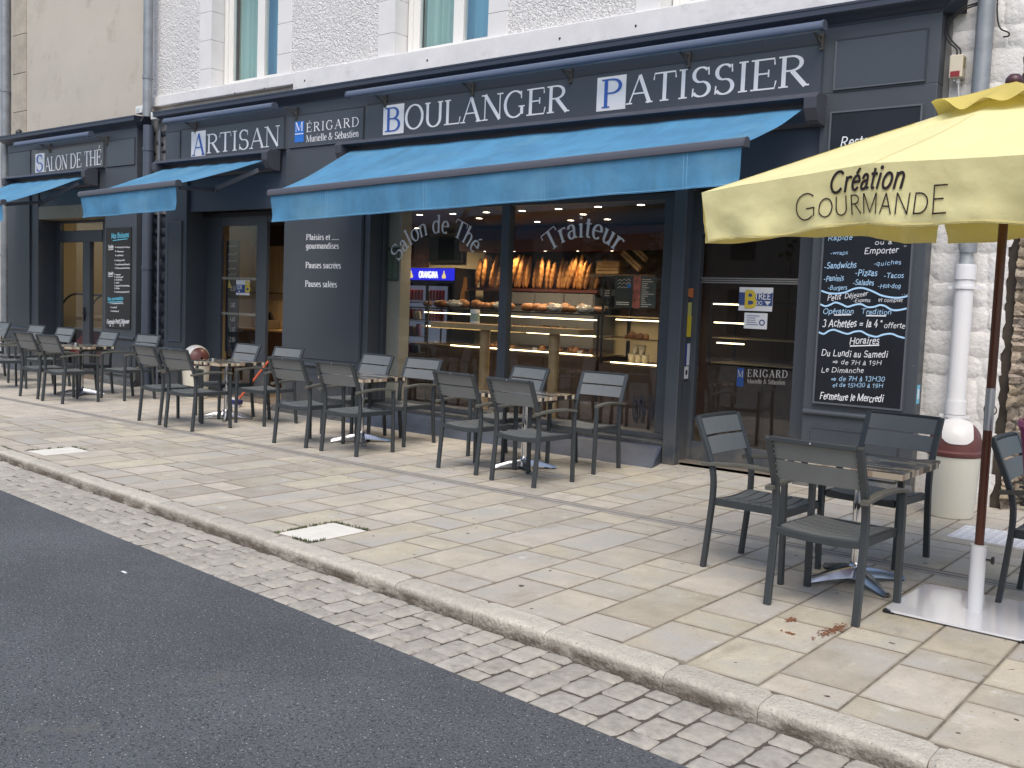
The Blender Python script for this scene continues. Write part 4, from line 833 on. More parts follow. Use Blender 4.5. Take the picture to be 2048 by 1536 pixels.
awning('short blue awning over the open bakery door', -14.36, -11.72, 0, 0, 7.70, 7.62, 2.975, 3.015, -14.29, -11.68, .31, 2.3,
       [((-11.80, 8.97, 3.36), (-12.15, 8.5, 3.06), (-11.73, 7.68, 2.965)), ((-14.1, 8.95, 3.36), (-13.7, 8.4, 2.98), (-14.15, 7.74, 2.96))])
awning('blue awning over the tea room door, cut by the left edge', -19.40, -16.62, 0, 0, 7.65, 7.61, 2.90, 2.93, -19.32, -16.50, .27, 4.1,
       [((-16.72, 8.97, 3.40), (-17.05, 8.5, 3.04), (-16.56, 7.66, 2.90)), ((-19.1, 8.95, 3.36), (-18.7, 8.4, 2.95), (-19.2, 7.7, 2.88))])
# ------------------------------------------------------------------ fascia light bars
def lightbar(label, xa, xb, z, brs):
    t = thing('sign_light', label, 'sign light', group='light bars above the fascia lettering'); y = 8.965
    sec = [(.0, .052), (.03, .046), (.05, .02), (.052, -.02), (.04, -.032), (-.04, -.032), (-.052, -.02), (-.05, .02), (-.03, .046)]
    MB().sweep([(xa, y, z), (xb, y, z)], sec).build('housing', mat('light bar casing', (.10, .125, .185), .32), t, auto=50)
    for x, d in ((xa, -.014), (xb, .014)): MB().sweep([(x, y, z), (x+d, y, z)], [(a*1.1, b*1.1) for a, b in sec]).build('end_cap', METAL, t)
    MB().box(xa+.03, y-.025, z-.036, xb-.03, y+.025, z-.033).build('diffuser', mat('diffuser', (.28, .29, .31), .4), t)
    for x in brs:
        m_ = MB(); m_.bar((x, y+.02, z-.03), (x, 9.19, z-.115), .018, .018); m_.bar((x, y+.05, z-.045), (x, 9.19, z-.03), .014, .014); m_.box(x-.02, 9.165, z-.15, x+.02, 9.199, z-.0); m_.lathe([(0, -.012), (.014, -.008), (.014, .008), (0, .012)], (x, 9.165, z-.11), 8, (0, 1, 0)); m_.lathe([(0, -.012), (.012, -.008), (.012, .008), (0, .012)], (x, 9.165, z-.15), 8, (0, 1, 0))
        m_.build('bracket', mat('bracket', (.075, .07, .065), .5), t)
k_ = 8.965/9.2
lightbar('long light bar above the lettering of the main bakery sign', -10.22*k_, -3.76*k_, 4.215, [-9.75*k_, -8.24*k_, -6.78*k_, -5.28*k_, -3.86*k_])
lightbar('short light bar above the middle sign lettering beginning with A', -14.48*k_, -11.77*k_, 4.215, [-14.0*k_, -11.55*k_])
lightbar('light bar above the tea room sign lettering', -19.45*k_, -16.75*k_, 4.19, [-18.6*k_, -16.62*k_])
# ------------------------------------------------------------------ chairs
FRAME = mat('chair frame', (.040, .047, .052), .45, var=.06, vs=9)
SLAT = mat('chair slat', (.15, .16, .162), .42, var=.05, vs=12, bump=.06, bs=90, bd=.004)
ARMM = mat('armrest', (.11, .108, .092), .5, var=.08, vs=20)
RIV = mat('rivet', (.5, .5, .5), .3, metal=1)
def rect(w_, h_, c=.004):
    return [(-w_/2+c, -h_/2), (w_/2-c, -h_/2), (w_/2, -h_/2+c), (w_/2, h_/2-c), (w_/2-c, h_/2), (-w_/2+c, h_/2), (-w_/2, h_/2-c), (-w_/2, -h_/2+c)]
def make_chair():
    t = thing('terrace_chair', '', 'chair', group='slatted armchairs on the terrace')
    for s in (-1, 1):
        MB().sweep(smooth_path([(s*.252, -.275, 0), (s*.252, -.245, .30), (s*.252, -.232, .47), (s*.252, -.238, .60), (s*.252, -.272, .71), (s*.252, -.33, .85), (s*.252, -.368, .942)], 4), rect(.030, .040), (1, 0, 0)).build('leg', FRAME, t, auto=40)
        MB().sweep([(s*.266, .258, 0), (s*.266, .25, .44), (s*.266, .245, .648)], rect(.030, .038), (1, 0, 0)).build('leg', FRAME, t, auto=40)
        MB().sweep(smooth_path([(s*.268, -.305, .652), (s*.268, -.2, .664), (s*.268, -.03, .676), (s*.268, .13, .672), (s*.268, .262, .656)], 4), rect(.046, .024), (0, 0, 1)).build('armrest', ARMM, t, auto=40)
    f = MB()
    for s in (-1, 1): f.box(s*.234-.014, -.225, .400, s*.234+.014, .245, .440)
    f.box(-.234, .232, .395, .234, .256, .435); f.sweep([(x/6*.236, -.24, .418-.012*(1-(x/6)**2)) for x in range(-6, 7)], rect(.024, .040)); f.box(-.22, -.02, .395, .22, .02, .415)
    f.build('seat_frame', FRAME, t)
    for i in range(6):
        y0 = -.222+i*.0775; y1 = y0+.0655; m_ = MB(); nx = 8
        P_ = [(-.222+.444*k/nx, .446-.020*(1-((k/nx-.5)*2)**2)) for k in range(nx+1)]
        for yy, zz in ((y0, 0), (y1, 0), (y1, -.013), (y0, -.013)): m_.v += [(x, yy, z+zz) for x, z in P_]
        n = nx+1
        for a in range(4):
            b = (a+1) % 4
            for k in range(nx): m_.f.append((a*n+k, a*n+k+1, b*n+k+1, b*n+k))
        m_.f += [(0, n, 2*n, 3*n), (n-1, 4*n-1, 3*n-1, 2*n-1)]
        m_.build('seat_slat', SLAT, t)
    d = Vector((0, -.092, .229)).normalized(); nrm = Vector((0, d.z, -d.y))
    for z0, z1 in ((.712, .815), (.829, .928)):
        m_ = MB(); nx = 6
        def P3(x, z, o_):
            y = -.272-(z-.71)*.402; c = -.016*(1-(x/.236)**2); return Vector((x, y+c, z))+nrm*o_
        for z, o_ in ((z0, .006), (z1, .006), (z1, -.006), (z0, -.006)): m_.v += [tuple(P3(-.237+.474*k/nx, z, o_+.004)) for k in range(nx+1)]
        n = nx+1
        for a in range(4):
            b = (a+1) % 4
            for k in range(nx): m_.f.append((a*n+k, a*n+k+1, b*n+k+1, b*n+k))
        m_.f += [(0, n, 2*n, 3*n), (n-1, 4*n-1, 3*n-1, 2*n-1)]
        m_.build('back_slat', SLAT, t)
    MB().sweep([(x/6*.24, -.372-.016*(1-(x/6)**2), .938) for x in range(-6, 7)], rect(.028, .026)).build('top_rail', FRAME, t, auto=40)
    r_ = MB()
    for s in (-1, 1):
        for z in (.735, .765, .795, .85, .88, .91): r_.lathe([(0, .004), (.005, .002), (.006, 0)], (s*.232, -.272-(z-.71)*.402-.004-.003, z), 6, (0, -1, -.35))
    r_.lathe([(0, .003), (.006, 0)], (0, -.405, .938), 6, (0, -1, 0))
    r_.build('rivet', RIV, t, kind='stuff')
    return t
ch0 = make_chair(); freeze_tree(ch0)
CH = [ # rear-leg midpoint x, y, yaw (deg; 0 = faces the shop), label
 (-6.27, 7.13, -3, 'near left chair of the table in front of the main window, back to the street'),
 (-5.51, 7.025, -3, 'near right chair of the table in front of the main window, back to the street'),
 (-6.50, 8.43, 172, 'far left chair of the table in front of the main window, facing the street'),
 (-5.62, 8.55, 184, 'far right chair of the table in front of the main window, facing the street'),
 (-8.52, 6.955, 2.5, 'near left chair of the table left of the cream window column, back to the street'),
 (-7.76, 6.97, 3, 'near right chair of the table left of the cream window column, back to the street'),
 (-8.75, 8.36, 178, 'far left chair of the table left of the cream window column, against the dark pilaster'),
 (-8.00, 8.38, 183, 'far right chair of the table left of the cream window column, facing the street'),
 (-11.00, 6.81, -4, 'near left chair of the table by the open door, back to the street'),
 (-10.30, 6.76, 3, 'near right chair of the table by the open door, back to the street'),
 (-11.10, 8.24, 178, 'far left chair of the table by the open door, next to the glass leaf'),
 (-10.24, 8.23, 183, 'far right chair of the table by the open door, next to the broom'),
 (-14.42, 7.0, 1, 'near left chair of the tea room table, back to the street'),
 (-13.68, 6.97, 3, 'near right chair of the tea room table, back to the street'),
 (-14.70, 8.32, 178, 'far left chair of the tea room table, in front of the drinks board'),
 (-13.70, 8.38, 186, 'far right chair of the tea room table, in front of the dark downpipe'),
 (-17.06, 8.34, 180, 'left of two far chairs before the tea room door, partly hidden'),
 (-16.08, 8.34, 182, 'right of two far chairs before the tea room door, partly hidden'),
 (-18.35, 8.36, 180, 'grey chair cut by the left edge beside the pale house'),
 (-16.05, 7.10, -10, 'chair at the far left edge showing only seat and arm, near the tea room'),
 (-2.885, 5.93, -92, 'chair at the left side of the parasol table, seen from its side'),
 (-1.995, 5.185, -3, 'chair nearest the camera at the parasol table, back to the street'),
 (-2.185, 7.08, 174, 'chair at the far side of the parasol table, facing the street'),
 (-1.27, 6.40, -91, 'chair cut by the right edge beside the parasol pole, mostly out of view')]
for i, (x, y, a, lb) in enumerate(CH):
    rz = R(a); fx, fy = -math.sin(rz), math.cos(rz)
    place_copy(ch0, i > 0, (x+fx*.272, y+fy*.272, .001), rz, lb)
# ------------------------------------------------------------------ tables
TOP = mat('table laminate', (.3, .24, .17), .22, coat=.5)
n_, L_, p_ = nodes(TOP); tc = n_.new('ShaderNodeTexCoord'); sp = n_.new('ShaderNodeSeparateXYZ'); L_.new(tc.outputs['Object'], sp.inputs[0])
def math_(op, a, b=None):
    m = n_.new('ShaderNodeMath'); m.operation = op
    for i, v in enumerate((a, b)):
        if v is None: continue
        if isinstance(v, (int, float)): m.inputs[i].default_value = v
        else: L_.new(v, m.inputs[i])
    return m.outputs[0]
row_ = math_('FLOOR', math_('DIVIDE', sp.outputs[1], .042)); wn_ = n_.new('ShaderNodeTexWhiteNoise'); wn_.noise_dimensions = '1D'; L_.new(row_, wn_.inputs['W'])
seg = math_('FLOOR', math_('ADD', math_('DIVIDE', sp.outputs[0], .21), math_('MULTIPLY', wn_.outputs['Value'], 3)))
w2 = n_.new('ShaderNodeTexWhiteNoise'); w2.noise_dimensions = '2D'; cb_ = n_.new('ShaderNodeCombineXYZ'); L_.new(row_, cb_.inputs[0]); L_.new(seg, cb_.inputs[1]); L_.new(cb_.outputs[0], w2.inputs['Vector'])
cr = n_.new('ShaderNodeValToRGB'); cr.color_ramp.interpolation = 'CONSTANT'; L_.new(w2.outputs['Value'], cr.inputs[0]); els = cr.color_ramp.elements
for i, (p, c) in enumerate(((0, (.40, .33, .23)), (.2, (.035, .028, .026)), (.38, (.22, .16, .11)), (.5, (.09, .095, .11)), (.64, (.48, .42, .31)), (.8, (.12, .085, .06)), (.9, (.24, .24, .235)))):
    e = els[i] if i < 2 else els.new(p); e.position = p; e.color = (*c, 1)
L_.new(cr.outputs[0], p_.inputs['Base Color'])
EDGE = mat('table edge band', (.3, .25, .18), .35)
n_, L_, p_ = nodes(EDGE); tc = n_.new('ShaderNodeTexCoord'); sp = n_.new('ShaderNodeSeparateXYZ'); L_.new(tc.outputs['Object'], sp.inputs[0])
wx = n_.new('ShaderNodeTexWhiteNoise'); wx.noise_dimensions = '1D'; L_.new(math_('FLOOR', math_('DIVIDE', math_('ADD', sp.outputs[1], math_('MULTIPLY', sp.outputs[0], 1.0)), .042)), wx.inputs['W'])
cr = n_.new('ShaderNodeValToRGB'); cr.color_ramp.interpolation = 'CONSTANT'; L_.new(wx.outputs['Value'], cr.inputs[0]); els = cr.color_ramp.elements
for i, (p, c) in enumerate(((0, (.50, .42, .31)), (.3, (.022, .018, .017)), (.52, (.36, .26, .19)), (.66, (.04, .035, .035)), (.82, (.62, .56, .45)))):
    e = els[i] if i < 2 else els.new(p); e.position = p; e.color = (*c, 1)
L_.new(cr.outputs[0], p_.inputs['Base Color'])
def make_table():
    t = thing('terrace_table', '', 'table', group='square tables on the terrace'); h = .345
    m_ = MB(); m_.box(-h, -h, .742, h, h, .748); top = m_.build('tabletop', TOP, t)
    m_ = MB(); m_.box(-h-.001, -h-.001, .706, h+.001, h+.001, .7415); m_.build('edge_band', EDGE, top, bevel=.003)
    m_ = MB(); m_.lathe([(0, .69), (.16, .69), (.16, .705), (0, .705)], n=16); m_.box(-.2, -.02, .690, .2, .02, .7055); m_.build('top_bracket', BLACK, t)
    MB().lathe([(.032, .02), (.032, .69)], n=18).build('column', CHROME, t, auto=40)
    MB().lathe([(0, .045), (.05, .05), (.048, .09), (.036, .12), (.033, .125)], n=18).build('hub', STEEL, t, auto=40)
    for i in range(4):
        a = math.pi/4+i*math.pi/2+.12; U = Vector((math.cos(a), math.sin(a), 0)); W_ = Vector((-math.sin(a), math.cos(a), 0)); m_ = MB()
        secs = [(.02, .045, .105, .035), (.08, .042, .095, .035), (.16, .036, .078, .030), (.24, .030, .055, .020), (.31, .026, .038, .010), (.335, .024, .030, .006)]
        for r, hw, zt, zb in secs:
            m_.v += [tuple(U*r+W_*q*hw*k+Vector((0, 0, z))) for q, k, z in ((-1, 1.0, zb), (-1, .7, zt-.012), (-.45, 1, zt), (.45, 1, zt), (1, .7, zt-.012), (1, 1.0, zb))]
        for i2 in range(len(secs)-1):
            for j in range(6): m_.f.append((i2*6+j, i2*6+(j+1) % 6, i2*6+6+(j+1) % 6, i2*6+6+j))
        m_.f += [tuple(range(5, -1, -1)), tuple(len(secs)*6-6+j for j in range(6))]
        ft = m_.build('foot', STEEL, t, auto=45); m_ = MB(); m_.lathe([(0, 0), (.02, 0), (.02, .012), (0, .012)], U*.315, 10); m_.build('glide', BLACK, ft)
    return t
tb0 = make_table(); freeze_tree(tb0)
TB = [(-2.06, 6.04, 0, 'striped square table beside the yellow parasol'), (-5.955, 7.76, 1, 'striped square table in front of the main bakery window'), (-8.275, 7.76, 2, 'striped square table before the dark pilaster with white wording'), (-10.84, 7.80, -1, 'striped square table by the open bakery door'), (-14.50, 7.83, 1, 'striped square table in front of the tea room drinks board'), (-17.7, 7.62, 0, 'striped table cut by the left edge of the picture')]
for i, (x, y, a, lb) in enumerate(TB): place_copy(tb0, i > 0, (x, y, .001), R(a), lb)
ash = mat('ashtray steel', (.55, .53, .5), .2, metal=1)
def make_ash():
    return MB().lathe([(0, 0), (.052, 0), (.055, .004), (.053, .034), (.05, .036), (.046, .034), (.045, .008), (0, .008)], n=20).build('ashtray', ash, auto=40)
a0 = make_ash()
for i, (x, y, lb) in enumerate(((-2.18, 6.10, 'steel ashtray on the blue coaster of the parasol table'), (-8.42, 7.72, 'steel ashtray on the table before the pilaster with white wording'), (-10.86, 7.60, 'steel ashtray on the table by the open bakery door'), (-14.55, 7.76, 'steel ashtray on the tea room table'), (-17.55, 7.72, 'steel ashtray on the leftmost table'))):
    o = a0 if i == 0 else a0.copy()
    if i: C.objects.link(o)
    o.location = (x, y, .7495 if i else .752); tag(o, lb, 'ashtray', 'ashtrays on the terrace tables')
m_ = MB(); m_.box(-.07, -.05, 0, .07, .05, .002); o = m_.build('coaster', mat('blue card', (.12, .32, .6), .6)); o.location = (-2.15, 6.06, .7492); o.rotation_euler = (0, 0, .2); tag(o, 'blue card coaster under the ashtray of the parasol table', 'coaster')
# ------------------------------------------------------------------ parasol
YCL = mat('yellow parasol cloth', (.84, .80, .43), .8, var=.05, vs=5, bump=.3, bs=9, bd=.022, trans=.2, tcol=(.85, .60, .06))
n_, L_, p_ = nodes(YCL)
par = thing('parasol', 'pale yellow square parasol on a brown pole with black wording on its flap', 'parasol', (-1.34, 5.887, 0))
AN = R(-18); n2 = Vector((math.sin(AN), -math.cos(AN), 0)); t2 = Vector((math.cos(AN), math.sin(AN), 0)); HA = 1.135
cz = {(-1, 1): 2.275, (1, 1): 2.275, (-1, -1): 2.41, (1, -1): 2.41}      # corner heights (t, n)
DIRS = [(n2, t2, 1), (-t2, n2, 2), (-n2, -t2, 3), (t2, -n2, 4)]          # outward, along
def corner(k, sgn):
    o_, a_, i = DIRS[k]; v = o_+a_*sgn; return cz[(round(v.dot(t2)), round(v.dot(n2)))]
def edge_z(k, s):
    z = corner(k, -1)*(1-s)/2+corner(k, 1)*(1+s)/2; return z+.058*(1-abs(s)**1.0)
APEX = 2.835
def roof(k, s, r):
    o_, a_, i = DIRS[k]; zz = edge_z(k, s); p = (o_+a_*s)*HA*r
    z = APEX+(zz-APEX)*r-.045*math.sin(math.pi*r)*(1-.5*(1-abs(s)))*(0 if abs(s) > .99 else 1)
    return (p.x, p.y, z+.004*noise.noise((p.x*4, p.y*4, 2)))
can = MB()
for k in range(4): can.grid(lambda u, v, k=k: roof(k, u*2-1, .04+.96*v), 24, 16)
canopy = can.build('canopy', YCL, par, smooth=True)
sm_ = MB()
for k in range(4):
    for s in (-1, 0):
        P_ = [Vector(roof(k, s+.0001, .3+.7*j/14))+Vector((0, 0, .0015)) for j in range(15)]; line(sm_, P_, .007, (0, 0, 1))
sm_.build('seam', mat('yellow seam', (.72, .62, .27), .8), canopy)
def flap(k, s, h):
    o_, a_, i = DIRS[k]; ss = s*(1-.055*h*abs(s)**3) if k == 0 else s*(1-.05*h*abs(s)); z = edge_z(k, s)
    wv_ = (.020*math.sin(s*7+k)+.016*math.sin(s*17+k*2))*h*(.35+.65*h)+.018*noise.noise((s*6, h*3, k*5))*h
    cr_ = .012*noise.noise((s*22+h*5, h*9, k))*h
    d = HA*(1-.012*h)+wv_+cr_*.5
    p = o_*d+a_*HA*ss
    if k == 1: d2 = .285
    else: d2 = .285
    return Vector((p.x, p.y, z-d2*h-.010*math.sin(s*9+k)*h))
for k in range(4):
    fm = MB().grid(lambda u, v, k=k: flap(k, (u*2-1)*.995, v), 80, 12).build('flap', YCL, canopy, smooth=True)
    hm = MB(); line(hm, [flap(k, -.99+1.98*j/60, .965)+DIRS[k][0]*.003 for j in range(61)], .008, DIRS[k][0]); hm.build('hem', mat('yellow hem', (.72, .62, .26), .8), fm)
    if k == 0: front = fm
INK = mat('brown black ink', (.018, .010, .012), .6)
def fwarp(s0, h0, ds, cap):
    return lambda u, v: flap(0, s0+u/HA, h0-v/.285)+n2*.004
def ftext(s, s0, s1, h0, capm, mono, slant=0., **k):
    mb = MB(); mb.keep = True; text(mb, s, (0, 0, 0), FU, FV, n2, capm, (s1-s0)*HA, mono=mono, warp=fwarp(s0, h0, 0, 0), off=.0005, serif=False, slant=slant, **k); mb.build('lettering', INK, front)
def fpath(P, wd):
    mb = MB(); mb.keep = True; line(mb, [flap(0, s, h)+n2*.0052 for s, h in P], wd, n2); return mb
ftext('Création', -.215, .165, .41, .102, .135, .22, jit=.0)
ftext('OURMAND', -.268, .283, .812, .093, .074); ftext('G', -.405, -.262, .80, .131, .055); ftext('E', .282, .372, .83, .128, .055)
# vent cap, gathered and wavy
def cap_(u, v):
    a = u*2*math.pi; k = a+AN; r = .31*v/max(abs(math.cos(a)), abs(math.sin(a)))**.8; wv_ = .030*math.sin(a*8+1)*v**3+.02*math.sin(a*5)*v**2
    return (r*math.cos(k), r*math.sin(k), 2.89-.15*v+wv_)
m_ = MB().grid(cap_, 96, 8); m_.build('vent_cap', mat('yellow vent cloth', (.66, .55, .16), .8, bump=.15, bs=12, bd=.02, trans=.3), par, smooth=True)
BRN = mat('brown lacquered pole', (.085, .028, .016), .28, var=.15, vs=9)
def lean(z): return (.012*math.sin(z), -.0, z)
MB().tube([(0, 0, .05), (0, 0, 2.86)], .024, 16).build('pole', BRN, par, auto=40)
MB().tube([(0, 0, 1.02), (0, 0, 1.25)], .0252, 16).build('pole_joint', mat('silver sleeve', (.48, .5, .52), .35, metal=.8), par, auto=40)
MB().lathe([(0, 2.925), (.025, 2.92), (.042, 2.90), (.045, 2.88), (.03, 2.86), (0, 2.86)], n=16).build('finial', mat('maroon knob', (.07, .03, .04), .4), par, smooth=True)
for k in range(4):
    for s in (-1, 0):
        a = Vector(roof(k, s, .05)); b = Vector(roof(k, s, .985)); rb_ = MB(); rb_.bar(a-Vector((0, 0, .06)), b-Vector((0, 0, .03)), .014, .018); rb_ = rb_.build('rib', BRN, par)
        m_ = MB(); m_.bar((0, 0, 2.25), a.lerp(b, .5)-Vector((0, 0, .06)), .012, .016); m_.build('strut', BRN, rb_)
MB().lathe([(.025, 2.2), (.05, 2.21), (.05, 2.29), (.025, 2.3)], n=14).build('runner', BRN, par, auto=40)
WM = mat('white enamel', (.72, .73, .77), .12, coat=.6); TUBE = mat('white steel tube', (.70, .71, .73), .3)
m_ = MB(); q = .372; c_ = .045
m_.poly([(-q+c_, -q, .022), (q-c_, -q, .022), (q, -q+c_, .022), (q, q-c_, .022), (q-c_, q, .022), (-q+c_, q, .022), (-q, q-c_, .022), (-q, -q+c_, .022)])
n8 = len(m_.v); m_.v += [(x, y, .010) for x, y, z in m_.v]
for j in range(8): m_.f.append((j, (j+1) % 8, n8+(j+1) % 8, n8+j))
m_.f.append(tuple(range(n8, 2*n8))); bp2 = m_.build('base_plate', WM, par); bp2.rotation_euler = (0, 0, R(-1.5))
m_ = MB()
for i in (-1, 1):
    for j in (-1, 1): m_.obox((i*(q-.03), j*(q-.03), .008), (.03, 0, 0), (0, .03, 0), (0, 0, .0075))
m_.build('corner_pad', BLACK, bp2)
MB().tube([(0, 0, .02), (0, 0, .38)], .041, 20).build('base_tube', TUBE, par, auto=40)
MB().lathe([(.028, .379), (.041, .379), (.043, .385), (.028, .388)], n=20).build('tube_rim', TUBE, par)
m_ = MB(); m_.tube([(.04, 0, .31), (.07, 0, .31)], .006, 8); m_.lathe([(0, 0), (.02, 0), (.022, .012), (0, .014)], (.068, 0, .31), 10, (1, 0, 0)); m_.build('knob', BLACK, par)
for o in [par]: o.rotation_euler = (0, 0, 0)
# ------------------------------------------------------------------ bins
CRM = mat('cream bin plastic', (.78, .75, .64), .4, bump=.05, bs=40); MRN = mat('maroon bin plastic', (.135, .048, .042), .4); LID = mat('white bin flap', (.72, .70, .67), .35)
def make_bin():
    t = thing('swing_bin', '', 'bin', group='swing-lid bins beside the shop')
    MB().lathe([(0, .004), (.165, .004), (.175, .02), (.205, .50), (.212, .52), (.205, .53)], n=28).build('body', CRM, t, auto=40)
    MB().lathe([(.200, .50), (.216, .515), (.218, .545), (.205, .556), (.2, .56)], n=28).build('collar', MRN, t, auto=50)
    # dome: half-barrel ends in maroon, white swing flap between them
    def dome(u, v, w0, w1, rr_):
        x = w0+(w1-w0)*v; a = math.pi*u; r = math.sqrt(max(0.0004, .2**2-x*x))
        k = math.sqrt(max(.0, 1-(x/.205)**2)); return (x, -r*math.cos(a)*rr_, .553+(.255*k**.7*(math.sin(a)**.8)))
    for a, b in ((-.199, -.108), (.108, .199)):
        MB().grid(lambda u, v, a=a, b=b: dome(u, v, a, b, 1.0), 20, 6).build('dome_end', MRN, t, smooth=True)
    MB().grid(lambda u, v: Vector(dome(u, v, -.108, .108, 1.0))*1.0 if .26 < u < .74 else Vector(dome(u, v, -.108, .108, .985)), 30, 8).build('dome_band', MRN, t, smooth=True)
    def fl(u, v):
        x = -.118+.236*v; uu = .055+.89*u; a = math.pi*uu; r = math.sqrt(.2**2-x*x); e = abs(v-.5)*2; k2 = math.sqrt(1-(x/.205)**2)
        uu2 = max(.055+.07*e**4, min(.945-.07*e**4, uu)); a = math.pi*uu2
        return (x, -r*math.cos(a)*1.02, .556+.255*k2**.7*math.sin(a)**.8*1.012)
    MB().grid(fl, 26, 10).build('flap', LID, t, smooth=True)
    return t
b0 = make_bin(); freeze_tree(b0)
place_copy(b0, False, (-2.225, 8.72, 0), R(20), 'cream swing bin with maroon lid against the white rubble wall')
place_copy(b0, True, (-13.25, 8.98, 0), R(-10), 'cream swing bin with maroon lid left of the open bakery door')
m_ = MB(); m_.lathe([(.05, -.006), (.056, 0), (.05, .006), (.044, 0), (.05, -.006)], (-2.11, 9.30, .86), 16, (0, 1, .3)); m_.bar((-2.11, 9.30, .905), (-2.11, 9.38, .92), .012, .012)
tag(m_.build('wall_ring', mat('rusty iron', (.08, .07, .065), .6), auto=50), 'dark iron ring fixed to the wall above the cream bin', 'ring')
# ------------------------------------------------------------------ right-hand wall fittings
t = thing('downpipe', 'right-hand downpipe, zinc above and fat white plastic below, on the rubble wall', 'downpipe')
xp = lambda z: -2.415-.02*(2-z)/2
MB().tube([(-2.375, 9.27, 2.2), (-2.365, 9.27, 8.6)], .072, 16).build('zinc_pipe', zinc, t, auto=40)
m_ = MB(); m_.lathe([(.072, .3), (.075, .22), (.058, .16), (.06, .1), (.066, 0)], (-2.383, 9.27, 2.03), 14); m_.build('pinched_joint', mat('bare zinc', (.42, .44, .45), .4, metal=.5, var=.2, vs=12), t, auto=30)
PV = mat('white plastic pipe', (.72, .72, .74), .35)
MB().tube([(-2.385, 9.27, .62), (-2.385, 9.27, 2.10)], .077, 18).build('plastic_pipe', PV, t, auto=40)
for z, h in ((2.03, .06), (.86, .06)): MB().lathe([(.078, -h), (.087, -h), (.087, h), (.078, h)], (-2.385, 9.27, z), 18).build('collar', PV, t, auto=40)
for z in (1.90, .78): m_ = MB(); m_.lathe([(.078, -.012), (.090, -.012), (.090, .012), (.078, .012)], (-2.385, 9.27, z), 18); m_.box(-2.51, 9.25, z-.012, -2.465, 9.30, z+.012); m_.box(-2.30, 9.25, z-.012, -2.26, 9.30, z+.012); m_.build('clip', PV, t, auto=40)
MB().tube([(-2.385, 9.27, -.02), (-2.385, 9.27, .63)], .068, 18).build('lower_pipe', PV, t, auto=40)
t = thing('junction_box', 'small cream electrical box with a red strip on the white rubble wall', 'junction box')
m_ = MB(); m_.box(-2.635, 9.25, 3.70, -2.525, 9.36, 3.895); m_.build('box', mat('cream plastic', (.60, .54, .42), .5), t, bevel=.008)
m_ = MB(); m_.box(-2.62, 9.243, 3.71, -2.545, 9.25, 3.755); m_.build('red_strip', mat('dark red label', (.24, .02, .025), .5), t); m_ = MB(); m_.box(-2.525, 9.27, 3.79, -2.517, 9.30, 3.87); m_.build('lever', mat('olive lever', (.2, .18, .09), .5), t)
m_ = MB(); m_.tube([(-2.60, 9.30, 3.68), (-2.60, 9.30, 3.70)], .014, 8); m_.tube([(-2.565, 9.30, 3.66), (-2.565, 9.30, 3.70)], .018, 8); m_.build('gland', WHITEP, t)
def cable(pts, r, m, lb):
    tag(MB().tube(smooth_path(pts, 6), r, 7).build('cable', m, auto=60), lb, 'cable')
cable([(-2.59, 9.29, 3.89), (-2.595, 9.30, 3.95), (-2.66, 9.29, 4.02), (-2.69, 9.28, 4.10), (-2.67, 9.28, 4.20), (-2.56, 9.30, 4.30), (-2.42, 9.33, 4.34), (-2.30, 9.36, 4.42)], .008, BLACK, 'black cable looping from the cream box, outer of the two')
cable([(-2.56, 9.29, 3.89), (-2.57, 9.30, 3.95), (-2.64, 9.29, 4.03), (-2.672, 9.28, 4.11), (-2.655, 9.28, 4.19), (-2.56, 9.30, 4.28), (-2.42, 9.33, 4.325), (-2.30, 9.36, 4.40)], .008, BLACK, 'black cable looping from the cream box, inner of the two')
cable([(-2.565, 9.30, 3.67), (-2.56, 9.31, 3.60), (-2.56, 9.34, 3.40), (-2.56, 9.35, 2.6)], .008, WHITEP, 'white cable dropping from the cream box behind the parasol')
cable([(-2.30, 9.33, 4.40), (-2.30, 9.33, 4.24), (-2.27, 9.33, 4.10), (-2.20, 9.34, 4.05), (-2.20, 9.34, 4.02), (-2.24, 9.34, 4.02)], .007, BLACK, 'short bent black cable end right of the zinc downpipe')
cable([(-15.20, 9.25, 4.62), (-15.15, 9.2, 4.52), (-15.14, 9.22, 4.45), (-15.2, 9.2, 4.36)], .012, mat('grey cable', (.35, .33, .30), .6), 'tangled grey cable beside the pipe at the corner of the white house')
for (x, z, lb) in ((-15.27, 4.55, 'small white box on the beige wall left of the pipe'), (-14.82, 4.42, 'small white box on top of the cornice right of the pipe')):
    t = thing('alarm_box', lb, 'box', (x, 9.26, z), 0, 'white boxes at the corner of the white house'); m_ = MB(); m_.box(-.11, -.05, -.06, .11, .08, .06); m_.build('housing', WHITEP, t, bevel=.012); m_ = MB(); m_.box(-.08, -.053, -.03, .02, -.05, .02); m_.build('label_plate', mat('pale label', (.5, .58, .55), .5), t)
m_ = MB(); m_.lathe([(0, 0), (.05, .01), (.06, .06), (.03, .09), (0, .09)], (-19.3, 9.2, 4.46), 12, (.5, -.6, .3)); m_.bar((-19.3, 9.22, 4.46), (-19.2, 9.36, 4.5), .03, .03); tag(m_.build('spotlight', BLACK, auto=40), 'small dark lamp at the foot of the grey stone strip', 'lamp')
# tactile plate
t = thing('stud_plate', 'pale studded plate let into the paving behind the parasol base', 'paving plate'); ty = mat('pale studded resin', (.62, .62, .64), .6, var=.08, vs=20)
m_ = MB(); m_.box(-2.02, 7.86, -.01, -1.40, 8.42, .004); m_.build('plate', ty, t)
m_ = MB()
for i in range(10):
    for j in range(9): m_.lathe([(.018, .004), (.014, .009), (0, .010)], (-1.985+i*.062, 7.90+j*.061, 0), 8)
m_.build('stud', ty, t, kind='stuff')
